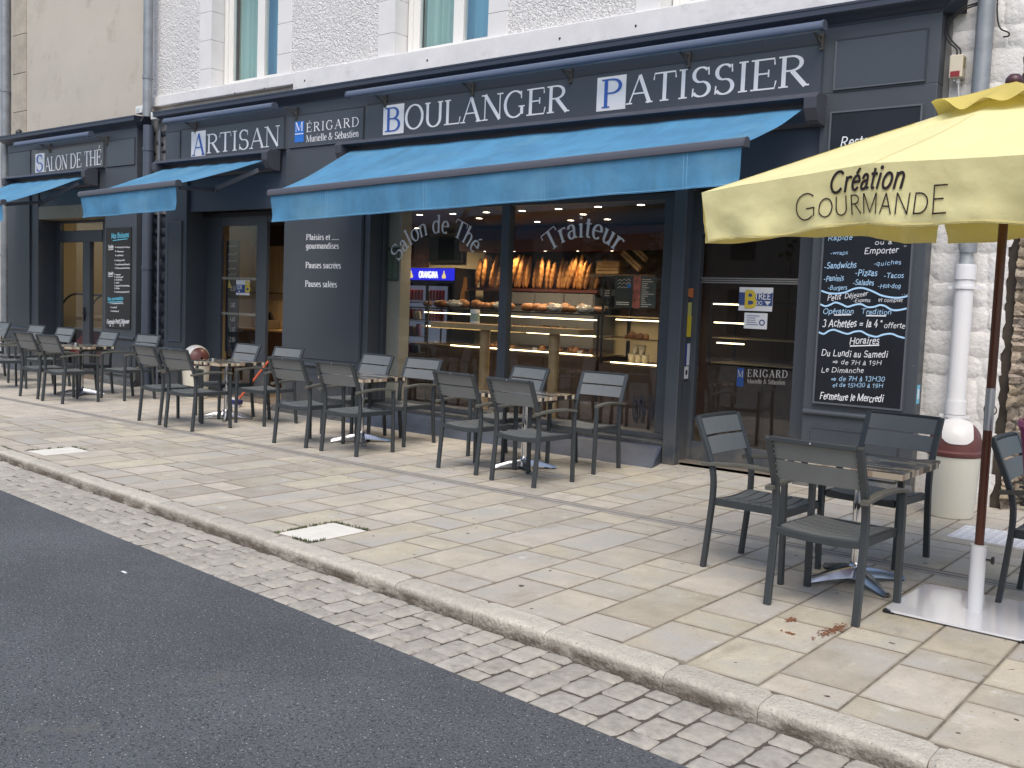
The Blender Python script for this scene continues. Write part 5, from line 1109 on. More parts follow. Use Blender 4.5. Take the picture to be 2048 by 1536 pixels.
# planter and tarp at the right edge
t = thing('planter', 'tall magenta plastic planter cut by the right edge', 'planter', (-.905, 5.72, 0)); MAG = mat('magenta plastic', (.20, .012, .105), .35)
MB().lathe([(0, .38), (.13, .38), (.15, .42), (.235, 1.05), (.25, 1.085), (.238, 1.09), (.225, 1.06), (.2, .98), (0, .97)], n=32).build('pot', MAG, t, auto=40)
MB().lathe([(.232, 1.083), (.252, 1.083), (.252, 1.112), (.232, 1.112)], n=32).build('rim', mat('pale magenta rim', (.42, .12, .26), .35), t, auto=40)
MB().lathe([(.11, 0), (.12, .02), (.04, .05), (.04, .38), (0, .38)], n=18).build('stand', BLACK, t, auto=40)
t = thing('cover', 'dark grey folded cover leaning against the brown rubble wall', 'cover'); m_ = MB()
m_.grid(lambda u, v: (-1.90+.32*u+.05*math.sin(v*4), 9.62+.05*math.sin(u*14)-.1*v*0+.12*(1-v), .02+.50*v*(1-.35*(u-.4)**2)), 18, 8); m_.build('sheet', mat('dark tarpaulin', (.06, .062, .065), .7), t, smooth=True)
m_ = MB()
for i in range(4): m_.bar((-1.86, 9.5-.03*i, .05+.055*i), (-1.45, 9.48, .05+.055*i), .03, .02)
m_.build('slat_stack', BLACK, t)
# ------------------------------------------------------------------ broom by the open door
t = thing('broom', 'broom with an orange handle and blue and white head by the open door', 'broom'); m_ = MB()
m_.tube([(-11.93, 8.78, .09), (-11.66, 9.15, .72)], .017, 10); m_.build('handle', mat('orange handle', (.55, .10, .035), .5), t, auto=50)
m_ = MB(); m_.obox((-11.98, 8.74, .075), (.14, .03, 0), (-.03, .06, 0), (0, 0, .03)); m_.build('head', mat('navy head', (.02, .02, .12), .6), t, bevel=.01)
m_ = MB(); m_.obox((-11.98, 8.74, .115), (.09, .02, 0), (-.012, .03, 0), (0, 0, .014)); m_.build('head_clip', WHITEP, t)
m_ = MB(); m_.obox((-11.98, 8.74, .025), (.13, .028, 0), (-.026, .05, 0), (0, 0, .022)); m_.build('bristle', mat('pale bristles', (.55, .55, .58), .9), t)
# ------------------------------------------------------------------ bakery interior
ORD = 'first second third fourth fifth sixth seventh eighth ninth tenth eleventh twelfth thirteenth fourteenth fifteenth sixteenth seventeenth eighteenth nineteenth twentieth'.split()
ORD += ['twenty-'+w for w in ORD[:9]]+['thirtieth']+['thirty-'+w for w in ORD[:9]]+['fortieth']
room = MB(); room.box(-14.9, 12.95, 0, -2.2, 13.1, 2.82); room.box(-15.0, 9.62, 0, -14.9, 13, 2.82)
room.build('interior_wall', inwall, wb)
m_ = MB(); m_.box(-9.866, 9.56, .05, -9.52, 9.75, 2.8); m_.build('window_column', mat('pale column paint', (.34, .325, .27), .7, var=.05, vs=3), wb)
m_ = MB(); m_.box(-7.0, 12.86, .05, -2.3, 12.95, 2.74); m_.build('shade_panel', mat('dark red brown panel', (.05, .026, .022), .5, var=.2, vs=3), wb)  # added panel; its dark colour deepens the shade at this end
m_ = MB(); m_.box(-2.3, 9.62, 0, -2.2, 13, 2.82); m_.build('interior_wall', mat('dark interior wall', (.06, .05, .045), .7), wb)
m_ = MB(); m_.box(-15, 9.5, 2.80, -2.2, 13.1, 2.88); m_.build('interior_ceiling', mat('dark ceiling', (.018, .018, .024), .5), wb)
m_ = MB(); m_.box(-15, 9.3, -.06, -2.2, 13.1, .045); m_.build('interior_floor', mat('interior tiles', (.20, .17, .14), .35, var=.1, vs=3), wb)
MRW = mat('maroon panel', (.11, .035, .03), .5, var=.1, vs=2); OKW = mat('oak veneer', (.45, .29, .13), .5, var=.14, vs=8); DKW = mat('dark wood panel', (.075, .05, .036), .5, var=.25, vs=7)
m_ = MB(); m_.box(-10.86, 12.22, 2.44, -7.0, 12.9, 2.79); m_.build('maroon_panel', MRW, wb); m_ = MB(); m_.box(-10.86, 12.86, 1.5, -7.0, 12.95, 2.44); m_.build('brown_panel', mat('brown panel', (.16, .075, .04), .5, var=.15, vs=2), wb)
m_ = MB(); m_.box(-12.55, 12.84, .05, -12.2, 12.95, 2.8); m_.build('brick_pier', mat('dark brick pier', (.10, .04, .03), .8, var=.4, vs=14), wb)
t = thing('screen', 'black framed screen high on the cream wall above the drinks fridge', 'screen'); m_ = MB(); m_.box(-12.13, 12.86, 2.29, -11.35, 12.94, 2.72); m_.build('frame', BLACK, t, bevel=.01); m_ = MB(); m_.box(-12.10, 12.853, 2.32, -11.38, 12.86, 2.69); m_.build('glass', mat('dark screen', (.008, .012, .012), .12), t)
t = thing('menu_card', 'green printed menu taped to the cream column inside the window', 'menu'); m_ = MB(); m_.box(-9.86, 9.545, 1.86, -9.545, 9.556, 2.305); m_.build('card', mat('green card', (.075, .115, .085), .6), t)
m_ = MB(); m_.keep = True
for i in range(17): line(m_, [(-9.84, 9.5435, 2.25-i*.0215), (-9.84+rr.uniform(.13, .17), 9.5435, 2.25-i*.0215)], .007); line(m_, [(-9.63, 9.5435, 2.25-i*.0215), (-9.57, 9.5435, 2.25-i*.0215)], .007)
m_.build('print', mat('pale print', (.22, .27, .22), .7), t)
# ceiling spots
sp0 = None
GLOW = emis('lamp glow', (1, .83, .6), 14); SPY = []
for i, (x, y) in enumerate([(-9.78, 10.16), (-9.18, 10.18), (-8.56, 10.14), (-7.95, 10.12), (-7.33, 10.05), (-6.71, 9.99), (-6.10, 9.95), (-9.26, 10.82), (-9.36, 11.52), (-8.75, 11.5), (-8.11, 11.42), (-7.43, 10.73), (-7.51, 11.42), (-5.3, 10.6), (-4.9, 11.3), (-12.6, 10.6), (-11.6, 12.0)]):  # last entry is an added lamp, placed to brighten the screen wall
    if sp0 is None:
        sp0 = thing('ceiling_spot', 'lit recessed spotlight in the dark ceiling', 'ceiling light', group='lit spots in the bakery ceiling')
        MB().lathe([(.045, -.004), (.062, -.004), (.062, .001), (.045, .001)], n=16).build('ring', mat('spot ring', (.3, .3, .3), .3), sp0); MB().lathe([(0, -.003), (.044, -.003)], n=16).build('bulb', GLOW, sp0); freeze_tree(sp0); s_ = sp0
    else: s_ = copy_tree(sp0)
    s_.location = (x, y, 2.797); s_['label'] = ('lit ceiling spot, %s from the left in the row nearest the window' % ORD[i] if i < 7 else ['lit ceiling spot behind the front row, above the left pane', 'lit ceiling spot of the deep row, leftmost one', 'lit ceiling spot of the deep row, second from the left', 'lit ceiling spot of the deep row, third from the left', 'lit ceiling spot behind the front row, above the right pane', 'lit ceiling spot of the deep row, rightmost one', 'lit ceiling spot seen through the glazed return, upper one', 'lit ceiling spot seen through the glazed return, lower one', 'ceiling spot inside the open bakery doorway', 'added ceiling spot that brightens the wall round the screen'][i-7])
    if i in (1, 3, 5, 8, 9, 10, 12, 15, 16):
        l = bpy.data.lights.new('spot_lamp', 'SPOT'); l.energy = 130 if i == 15 else 60 if y > 11 else 34; l.color = (1, .76, .48); l.spot_size = R(168 if i == 16 else 125); l.spot_blend = .8; l.shadow_soft_size = .05
        lo = bpy.data.objects.new('spot_lamp', l); C.objects.link(lo); lo.parent = s_; lo.location = (0, 0, -.02)
for i in range(5):
    s_ = copy_tree(sp0); s_.location = (-10.4+i*.60, 12.32, 2.438); s_.scale = (.55, .55, 1); s_['label'] = 'small lit spot under the maroon panel above the baguettes, '+ORD[i]+' from the left'; s_['group'] = 'spots above the baguettes'
    l = bpy.data.lights.new('spot_lamp', 'SPOT'); l.energy = 17; l.color = (1, .66, .34); l.spot_size = R(140); l.spot_blend = .7; l.shadow_soft_size = .03
    lo = bpy.data.objects.new('spot_lamp', l); C.objects.link(lo); lo.parent = s_; lo.location = (0, -.02, -.02)
# display counter
LED = emis('warm strip', (1, .80, .5), 5)
def counter(label, xa, xb, y, zb, zm, zt, dp, shelves, leds):
    t = thing('display_counter', label, 'counter')
    m_ = MB(); m_.box(xa, y, .05, xb, y+dp, zb); m_.build('base', DKW, t); 
    k = int((xb-xa)/.72)
    for i in range(k): m_ = MB(); a = xa+(xb-xa)*i/k; m_.box(a+.006, y-.018, .14, xa+(xb-xa)*(i+1)/k-.006, y, zb-.03); m_.build('base_panel', DKW, t, bevel=.004)
    fr_ = MB()
    for x in (xa, xb-.02): fr_.box(x, y, zb, x+.02, y+.02, zt); fr_.box(x, y+dp-.02, zb, x+.02, y+dp, zt)
    fr_.box(xa, y+.0, zt, xb, y+dp, zt+.022); fr_.build('frame', BLACK, t)
    m_ = MB(); m_.quad((xa+.02, y+.006, zb), (xb-.02, y+.006, zb), (xb-.02, y+.006, zt), (xa+.02, y+.006, zt)); m_.build('pane', GLASSD, t)
    for z in shelves: m_ = MB(); m_.box(xa+.02, y+.05, z, xb-.02, y+dp-.05, z+.012); m_.build('shelf', mat('shelf', (.50, .38, .20), .35), t)
    for (a, b, z) in leds: m_ = MB(); m_.box(a, y+.02, z, b, y+.035, z+.014); m_.build('light_strip', LED, t)
    return t
counter('long glass bread counter with warm light strips behind the window', -10.77, -7.30, 11.0, .955, 0, 1.50, .75, (.965, 1.22), [(-10.45, -7.35, 1.438), (-10.4, -8.6, 1.236), (-8.5, -7.36, 1.225), (-9.9, -7.4, .972)])
counter('tall glass display case with cups right of the bread counter', -7.26, -6.38, 11.0, .885, 0, 2.0, .7, (.90, 1.20, 1.5), [(-7.05, -6.42, 1.46), (-7.1, -6.42, .905)])
counter('glass counter inside the entrance door', -5.65, -2.7, 10.9, .98, 0, 1.72, .7, (1.0, 1.30), [(-5.6, -5.20, 1.48), (-5.62, -5.12, 1.70), (-5.55, -5.2, 1.24)])
BRD = mat('crusty bread', (.40, .19, .055), .7, var=.3, vs=22, bump=.5, bs=45, bd=.008, rnd=.22); BUN = mat('brown pastry', (.26, .11, .035), .6, var=.35, vs=25, bump=.4, bs=60, bd=.006, rnd=.25)
def bag_mesh():
    mb = MB()
    def f(u, v):
        a = u*2*math.pi; t_ = v; r = .043*(math.sin(math.pi*min(1, max(0, t_)))**.45)*(1+.10*math.sin(t_*34+a)); return (r*math.cos(a), r*math.sin(a)*.9, t_)
    mb.grid(f, 10, 22); me = mb.mesh('baguette', BRD, True); return me
bgm = bag_mesh(); rb2 = random.Random(9); x = -10.60; i = 0
while x < -8.32:
    L_b = rb2.uniform(.42, .56); tilt = rb2.uniform(-.05, .26); o = bpy.data.objects.new('baguette', bgm); C.objects.link(o)
    o.location = (x, 12.40+rb2.uniform(-.05, .07), 1.865); o.scale = (rb2.uniform(.9, 1.15), 1, L_b); o.rotation_euler = (-.16, tilt, rb2.uniform(0, 6)); o.rotation_euler = (-.12, tilt, 0)
    tag(o, ORD[i]+' baguette from the left in the rack behind the counter', 'baguette', 'baguettes standing in the rack'); i += 1; x += rb2.uniform(.048, .075) if rb2.random() < .85 else .13
t = thing('bread_rack', 'wooden bread rack holding the baguettes behind the counter', 'rack'); m_ = MB(); m_.box(-10.72, 12.28, 1.82, -8.2, 12.62, 1.862); m_.build('shelf', MRW, t); m_ = MB(); m_.box(-10.72, 12.60, 1.86, -8.2, 12.64, 2.30); m_.build('back_board', DKW, t); m_ = MB(); m_.tube([(-10.0, 12.52, 2.27), (-8.2, 12.52, 2.27)], .012, 8); m_.build('rail', BLACK, t)
t = thing('oven_cabinet', 'grey metal cabinet below the baguette rack', 'cabinet'); gm_ = mat('grey cabinet', (.13, .13, .135), .45)
m_ = MB(); m_.box(-9.92, 12.30, 1.0, -8.25, 12.85, 1.815); m_.build('body', gm_, t)
for a, b in ((-9.9, -9.35), (-9.33, -8.80), (-8.78, -8.27)): m_ = MB(); m_.box(a, 12.285, 1.62, b, 12.30, 1.80); m_.build('door', mat('grey cabinet door', (.17, .17, .175), .4), t, bevel=.004)
lo_ = MB()
def blob(u, v):
    a = u*2*math.pi; b = v*math.pi; r = .5*(1+.10*math.sin(a*3)*math.sin(b)+.08*math.sin(a*5+b*4)); return (r*math.sin(b)*math.cos(a), r*.7*math.sin(b)*math.sin(a), .36*(math.cos(b)+1)*(1 if v < .5 else 1))
lm = MB().grid(blob, 14, 8).mesh('loaf', BUN, True)
fg = mat('plastic film', (.8, .8, .8), .2); 
nl = 0
for i in range(31):
    x = -10.55+i*.103+rb2.uniform(-.03, .03)
    if -8.95 < x < -8.75: continue
    o = bpy.data.objects.new('loaf', lm); C.objects.link(o); o.location = (x, 11.25+rb2.uniform(-.12, .12), 1.523); o.scale = (rb2.uniform(.15, .22), .17, rb2.uniform(.12, .2)); nl += 1; tag(o, ORD[nl-1]+' brown loaf from the left on top of the bread counter', 'loaf', 'loaves on top of the bread counter')
cm_ = MB().grid(blob, 10, 6).mesh('pastry', BUN, True); 
for (xa, xb, y, z, n, wh) in ((-9.6, -8.55, 11.22, 1.236, 11, 'on the upper shelf behind the left pane'), (-8.5, -7.5, 11.25, 1.236, 10, 'on the upper shelf behind the right pane'), (-9.45, -8.75, 11.18, .985, 8, 'on the bottom deck of the bread counter'), (-8.3, -7.45, 11.2, .985, 9, 'on the bottom deck behind the right pane'), (-7.0, -6.6, 11.2, 1.215, 5, 'in the tall display case')):
    for i in range(n):
        o = bpy.data.objects.new('pastry', cm_); C.objects.link(o); o.location = (xa+(xb-xa)*i/n, y+rb2.uniform(-.06, .06), z); o.scale = (.11, .10, rb2.uniform(.08, .15)); o.rotation_euler = (0, 0, rb2.uniform(0, 3)); tag(o, ORD[i]+' pastry from the left '+wh, 'pastry', 'pastries in the lit glass counter')
# canister on the bar
t = thing('bar_table', 'oak standing bar on two round posts just inside the window', 'bar table')
m_ = MB(); m_.box(-9.10, 9.72, 1.275, -6.72, 10.05, 1.345); m_.build('top', OKW, t, bevel=.006)
for x in (-8.30, -7.20): MB().tube([(x, 9.9, .05), (x, 9.9, 1.275)], .066, 18).build('post', OKW, t, auto=40)
t = thing('canister', 'white canister with a green label standing on the oak bar', 'canister', (-8.45, 9.86, 1.346)); MB().lathe([(0, 0), (.062, 0), (.062, .165), (.055, .18), (0, .18)], n=18).build('body', WHITEP, t, auto=40); MB().lathe([(.0625, .03), (.0625, .13)], n=18).build('label_band', mat('pale green label', (.3, .42, .38), .5), t)
# cups
cu_ = MB().lathe([(0, 0), (.04, 0), (.052, .11), (.054, .115), (.05, .115)], n=14).mesh('cup', mat('cream paper cup', (.62, .53, .36), .6), True)
for i, (x, z) in enumerate(((-6.86, .915), (-6.76, .915), (-6.66, .915), (-6.81, 1.032), (-6.71, 1.032))):
    o = bpy.data.objects.new('cup', cu_); C.objects.link(o); o.location = (x, 11.15, z); tag(o, ['left', 'middle', 'right', 'upper left', 'upper right'][i]+' paper cup of the pyramid in the tall display case', 'cup', 'paper cups in the display case')
# snack stand, price tags, bags, scale
t = thing('snack_stand', 'narrow stand of red and brown snack packets beside the cream column', 'stand'); m_ = MB()
for z in (.62, .86, 1.10, 1.34, 1.58): m_.box(-10.42, 10.40, z, -9.98, 10.62, z+.012)
for x in (-10.42, -9.99): m_.box(x, 10.60, .05, x+.015, 10.62, 1.75)
m_.build('frame', BLACK, t); pk = [mat('packet', c, .4) for c in ((.30, .03, .03), (.20, .08, .03), (.34, .20, .06), (.10, .03, .10), (.4, .36, .3), (.05, .08, .12))]
for z in (.632, .872, 1.112, 1.352):
    for i in range(6): m_ = MB(); x = -10.40+i*.07; h = rb2.uniform(.10, .17); m_.obox((x+.03, 10.46, z+h/2), (.028, 0, 0), (0, .02, .004), (0, -.01, h/2)); m_.build('packet', rb2.choice(pk), t, bevel=.006)
for i, x in enumerate((-10.2, -9.75, -9.3, -8.95, -8.35, -8.0, -7.6)):
    m_ = MB(); m_.obox((x, 11.03, 1.275 if i % 2 else 1.01), (.035, 0, 0), (0, .004, .02), (0, .002, .0)); tag(m_.build('price_tag', WHITEP), ORD[i]+' white price tag from the left inside the bread counter', 'price tag', 'price tags in the bread counter')
FILM = mat('crumpled clear film', (.45, .43, .40), .12, var=.3, vs=18, bump=1, bs=25, bd=.03)
fm_ = MB().grid(lambda u, v: tuple(c*(1+.18*noise.noise((u*9, v*7, 1))) for c in blob(u, v)), 16, 9).mesh('bag', FILM)
for i, x in enumerate((-9.95, -9.05, -8.1, -7.62)):
    o = bpy.data.objects.new('bread_bag', fm_); C.objects.link(o); o.location = (x, 11.12, 1.523); o.scale = (.30, .22, .17); tag(o, ORD[i]+' clear film bread bag from the left on top of the bread counter', 'bag', 'film bags on the bread counter')
t = thing('scale', 'black shop scale with a raised display at the right end of the bread counter', 'scale', (-7.52, 11.45, 1.523)); m_ = MB(); m_.box(-.17, -.14, 0, .17, .14, .09); m_.build('body', BLACK, t, bevel=.012); m_ = MB(); m_.box(-.015, .08, .09, .015, .11, .26); m_.box(-.12, .07, .25, .12, .11, .34); m_.build('display', mat('scale display', (.06, .07, .08), .2), t); m_ = MB(); m_.box(-.15, -.13, .095, .15, .1, .107); m_.build('tray', STEEL, t)
# poster triptych
t = thing('poster', 'three panel menu poster with a meat photo strip on the display case', 'poster'); y = 10.985
sheet(-7.06, -6.79, 1.62, 2.03, y, mat('dark teal card', (.03, .045, .05), .5), t, 'card'); sheet(-6.788, -6.68, 1.62, 2.03, y, mat('meat print', (.30, .10, .09), .5, var=.7, vs=26), t, 'photo_strip'); sheet(-6.678, -6.45, 1.63, 2.025, y, mat('blue grey card', (.05, .075, .09), .5), t, 'card')
m_ = MB(); m_.keep = True
for i in range(14): line(m_, [(-6.66, y-.002, 1.985-i*.026), (-6.66+rr.uniform(.05, .18), y-.002, 1.985-i*.026)], .009)
for i in range(3): squiggle(m_, -7.02, 1.96-i*.045, -6.83, 1.965-i*.045, y-.002, .03, .008)
line(m_, [(-7.03, y-.002, 1.69), (-6.84, y-.002, 1.69)], .011); line(m_, [(-7.03, y-.002, 1.665), (-6.84, y-.002, 1.665)], .011); m_.build('print', W2, t)
m_ = MB(); m_.lathe([(0, 0), (.03, 0), (.03, .001)], (-6.85, y-.003, 1.90), 14, (0, 1, 0)); m_.build('print', BLUEB, t)
t = thing('sign_card', 'small framed dark card with white writing beside the poster', 'sign'); m_ = MB(); m_.box(-7.22, 10.98, 1.74, -7.12, 10.995, 1.86); m_.build('card', BLACK, t); m_ = MB(); m_.keep = True
for i in range(3): squiggle(m_, -7.21, 1.825-i*.032, -7.135, 1.825-i*.032, 10.978, .02, .006)
m_.build('print', W2, t)
# crates
crt = mat('crate wood', (.42, .27, .12), .7, var=.2, vs=14)
def make_crate():
    t = thing('crate', '', 'crate', group='wooden crates on top of the display case')
    for s in (-1, 1):
        for z in (0, .05): m_ = MB(); m_.box(-.19, s*.14-.008, z, .19, s*.14+.008, z+.04); m_.build('slat', crt, t)
        m_ = MB(); m_.box(s*.19-.008, -.13, 0, s*.19+.008, .13, .09); m_.build('end_board', crt, t)
    m_ = MB(); m_.box(-.18, -.13, 0, .18, .13, .008); m_.build('bottom', mat('dark crate bottom', (.06, .04, .03), .8), t); return t
c0 = make_crate(); freeze_tree(c0)
for i, (x, z, a, lb) in enumerate(((-8.03, 2.105, 0, 'bottom crate of the flat stack right of the baguettes'), (-8.02, 2.20, 0, 'top crate of the flat stack right of the baguettes'), (-7.66, 2.26, R(38), 'lower crate tilted on its side beside the flat stack'), (-7.56, 2.39, R(38), 'upper crate tilted on its side beside the flat stack'))):
    s_ = place_copy(c0, i > 0, (x, 12.4, z), 0, lb); s_.rotation_euler = (0, a, 0)
t = thing('wall_shelf', 'dark shelf carrying the wooden crates', 'shelf'); m_ = MB(); m_.box(-8.3, 12.2, 2.06, -7.2, 12.6, 2.095); m_.build('board', DKW, t)
for x in (-8.2, -7.3): m_ = MB(); m_.bar((x, 12.58, 1.85), (x, 12.3, 2.06), .02, .02); m_.build('bracket', BLACK, t)
# fridge
t = thing('drinks_fridge', 'black drinks fridge with a lit blue header sign', 'fridge'); xa, xb, yf = -11.88, -10.76, 12.0
m_ = MB(); m_.box(xa, yf+.03, .05, xb, 12.56, 2.16); m_.build('body', BLACK, t, bevel=.01)
m_ = MB(); m_.box(xa+.01, yf, 1.955, xb-.01, yf+.03, 2.145); hd = m_.build('header', emis('blue header', (.02, .02, .62), .95), t)
m_ = MB(); m_.keep = True; text(m_, 'ORANGINA', (-11.52, yf-.002, 1.995), FU, FV, FN, .095, .42, mono=.25, serif=False); m_.build('lettering', emis('lit white lettering', (.9, .9, .95), 1.0), hd)
for x in (-11.70, -10.97):
    m_ = MB(); m_.lathe([(0, 0), (.035, .0), (.045, .03), (.03, .06), (.012, .09), (.012, .12), (0, .12)], (x, yf-.002, 1.985), 10, squash=.1); m_.build('bottle_print', emis('lit bottle', (.85, .65, .25), .8), hd)
m_ = MB(); m_.box(xa+.08, yf+.002, .3, xb-.08, yf+.03, 1.9); m_.build('door', mat('fridge door', (.02, .022, .03), .2), t)
m_ = MB(); m_.box(xa+.12, yf-.002, .35, xb-.12, yf+.002, 1.86); m_.build('inside', mat('fridge light', (.16, .18, .25), .5, emit=(.5, .6, .9), es=.10), t)
m_ = MB(); m_.box((xa+xb)/2-.03, yf-.012, .3, (xa+xb)/2+.03, yf-.004, 1.9); m_.build('door_post', BLACK, t); m_ = MB()
cn = MB().lathe([(0, 0), (.026, 0), (.028, .012), (.028, .125), (.024, .135), (0, .135)], n=10).mesh('can', RED, True)
for r_, z in ((0, 1.62), (1, 1.30)):
    for i in range(12):
        x = xa+.19+i*.068
        if abs(x-(xa+xb)/2) < .045: continue
        o = bpy.data.objects.new('can', cn); C.objects.link(o); o.location = (x, yf-.032, z); o.scale = (1, .6, 1.3); tag(o, ORD[i]+' red can from the left on the '+('lower' if r_ else 'upper')+' fridge shelf', 'can', 'red cans in the fridge')
for z in (1.29, 1.61): m_ = MB(); m_.box(xa+.12, yf-.06, z-.012, xb-.12, yf-.004, z); m_.build('shelf', mat('wire shelf', (.4, .4, .42), .4), t)
m_ = MB(); m_.lathe([(0, 0), (.10, 0), (.13, .12), (.10, .28), (.05, .40), (.04, .52), (0, .52)], (xb+.003, 12.28, 1.50), 14, (0, 0, 1), 1); o = m_.build('bottle_print', mat('orange bottle print', (.22, .12, .04), .5), t); o.scale = (.05, 1, 1); o.location = (xb*.95+.002, 0, 0)
# left part: slatted wood wall, cabinet, blackboard behind the glass leaf
t = thing('slat_wall', 'pale wood slatted wall inside the open bakery doorway', 'wall'); x = -16.0; i = 0
slm = mat('pale wood slat', (.56, .41, .23), .55, var=.12, vs=9, rnd=.08)
m_ = MB(); m_.box(-14.88, 11.25, .05, -11.95, 11.32, 2.79); m_.build('backing', DKW, t); x = -14.87; bx = MB().box(0, 0, 0, .142, .03, 1).mesh('slat', slm)
while x < -12.1: o = bpy.data.objects.new('slat', bx); C.objects.link(o); o.parent = t; o.location = (x, 11.22, 1.02); o.scale = (1, 1, 1.45); x += .15
t = thing('low_cabinet', 'dark brown low cabinet inside the bakery doorway', 'cabinet'); m_ = MB(); m_.box(-14.85, 10.7, .05, -12.2, 11.2, 1.0); m_.build('body', mat('brown cabinet', (.10, .045, .022), .5, var=.2, vs=6), t, bevel=.01); m_ = MB(); m_.box(-14.87, 10.68, 1.0, -12.18, 11.2, 1.03); m_.build('worktop', OKW, t)
m_ = MB(); m_.box(-14.87, 11.16, 1.64, -12.1, 11.2, 1.66); m_.build('ledge', DKW, t)
t = thing('till', 'small dark till standing on the low cabinet', 'till', (-14.0, 10.9, 1.03)); m_ = MB(); m_.box(-.16, -.14, 0, .16, .14, .16); m_.build('body', mat('till body', (.10, .075, .05), .5), t, bevel=.02); m_ = MB(); m_.obox((0, -.02, .22), (.13, 0, 0), (0, .02, .01), (0, -.03, .07)); m_.build('display', BLACK, t)
t = thing('basket_stand', 'wire stand with bread baskets at the end of the low cabinet', 'stand', (-12.95, 10.85, 1.03)); m_ = MB()
for sx in (-.18, .18):
    for sy in (-.12, .12): m_.tube([(sx, sy, 0), (sx, sy, .62)], .008, 6)
m_.build('frame', BLACK, t)
for z in (.05, .24, .43): m_ = MB(); m_.box(-.17, -.12, z, .17, .12, z+.07); m_.build('basket', mat('wicker', (.32, .22, .10), .8, var=.3, vs=60), t)
t = thing('glass_leaf', 'glass door leaf in a dark frame standing closed left of the opening', 'door'); y = 9.6
m_ = MB(); m_.box(-13.88, y-.03, .045, -13.50, y+.03, 2.86); m_.box(-12.60, y-.03, .045, -12.36, y+.03, 2.86); m_.box(-13.50, y-.028, 2.66, -12.60, y+.028, 2.86); m_.box(-13.50, y-.028, .045, -12.60, y+.028, .2); m_.build('frame', PAINT, t, bevel=.005)
m_ = MB(); m_.box(-12.36, y-.02, 2.70, -11.49, y+.02, 2.86); m_.build('transom', PAINT, t)
m_ = MB(); m_.quad((-13.5, y, .2), (-12.6, y, .2), (-12.6, y, 2.66), (-13.5, y, 2.66)); m_.build('pane', GLASS, t)
FB = mat('frosted strip', (.30, .29, .25), .8)
for z in (1.85, 1.30):
    m_ = MB()
    for i in range(26): x = -13.49+i*.034; m_.poly([(x, y-.006, z), (x+.017, y-.006, z-.03), (x+.034, y-.006, z), (x+.017, y-.006, z+.03)])
    m_.build('frosted_band', FB, t)
s4 = sheet(-13.12, -12.785, 1.595, 1.825, y-.008, W2, t, 'notice'); sheet(-13.118, -12.79, 1.63, 1.755, y-.0105, NAVY, s4, 'print'); wording([('SOR', -13.10, 1.685, -12.96, 1.685, .06)], W2, s4, y-.0125, mono=.17); m_ = MB(); m_.keep = True; text(m_, 'B', (-12.90, y-.0125, 1.65), FU, FV, FN, .15, mono=.24, off=.0006); m_.build('print', YEL, s4)
m_ = MB()
for x in (-13.04, -12.87): m_.poly([(x-.03, y-.0118, 1.66), (x+.03, y-.0118, 1.66), (x, y-.0118, 1.635)])
m_.build('print', W2, s4)
t = thing('price_board', 'tall narrow black price board behind the glass door leaf', 'menu board'); m_ = MB(); m_.box(-13.48, 9.66, .70, -13.17, 9.69, 2.44); m_.build('panel', BOARD, t); m_ = MB(); m_.keep = True
for i, z in enumerate((2.33, 2.20, 2.10, 1.98, 1.88, 1.66, 1.40, 1.18, 1.02, .86)):
    if i in (5, 6, 7, 8, 9): text(m_, ('3.50', '3.80', '4.60', '5.60', '2.50')[i-5], (-13.36, 9.658, z), FU, FV, FN, .07, .14, mono=.13, slant=.1, serif=False)
    else: squiggle(m_, -13.44, z, -13.22, z+.01, 9.657, .05, .009)
m_.build('chalk_writing', mat('dim chalk', (.45, .44, .40), .8), t); m_ = MB(); m_.poly([(-13.42, 9.656, 1.70), (-13.32, 9.656, 1.70), (-13.40, 9.656, 1.84)]); m_.build('chalk_drawing', YEL, t)
# tea room interior
m_ = MB(); m_.box(-19.85, 11.9, 0, -15.35, 12.0, 2.95); m_.box(-15.42, 9.64, 0, -15.35, 11.9, 2.95); m_.box(-19.9, 9.64, 0, -19.83, 11.9, 2.95); m_.build('interior_wall', inwall, bh)
m_ = MB(); m_.box(-19.9, 9.5, 2.93, -15.35, 12, 3.0); m_.build('interior_ceiling', mat('pale ceiling', (.5, .45, .35), .8), bh); m_ = MB(); m_.box(-19.9, 9.3, -.06, -15.35, 12, .045); m_.build('interior_floor', mat('tea room tiles', (.22, .18, .14), .4), bh)
l = bpy.data.lights.new('tea_lamp', 'POINT'); l.energy = 30; l.color = (1, .78, .5); l.shadow_soft_size = .12; lo = bpy.data.objects.new('tea_lamp', l); C.objects.link(lo); lo.location = (-17.7, 10.9, 2.5)
t = thing('pendant_lamp', 'small lit pendant lamp inside the tea room', 'lamp'); MB().lathe([(0, 2.46), (.08, 2.48), (.1, 2.56), (.05, 2.66), (0, 2.68)], (-17.7, 10.9, 0), 16).build('shade', emis('pendant glow', (1, .8, .5), 1.5), t); m_ = MB(); m_.tube([(-17.7, 10.9, 2.66), (-17.7, 10.9, 2.93)], .006, 6); m_.build('cord', BLACK, t)
t = thing('curved_display', 'curved glass cake display inside the tea room', 'display case'); m_ = MB(); m_.box(-19.62, 10.1, .05, -17.1, 10.75, .80); m_.build('base', mat('maroon base', (.11, .03, .025), .5), t); m_ = MB(); m_.box(-19.64, 10.08, .80, -17.1, 10.75, .84); m_.build('deck', mat('pale deck', (.5, .52, .5), .4), t)
ARC = [(-18.9-.72*math.cos(a), .85+.64*math.sin(a)) for a in [i*math.pi/20 for i in range(11)]]
for y in (10.1, 10.72): MB().tube([(x, y, z) for x, z in ARC]+[(-17.2, y, 1.49)], .020, 8, (0, 1, 0)).build('rib', BLACK, t)
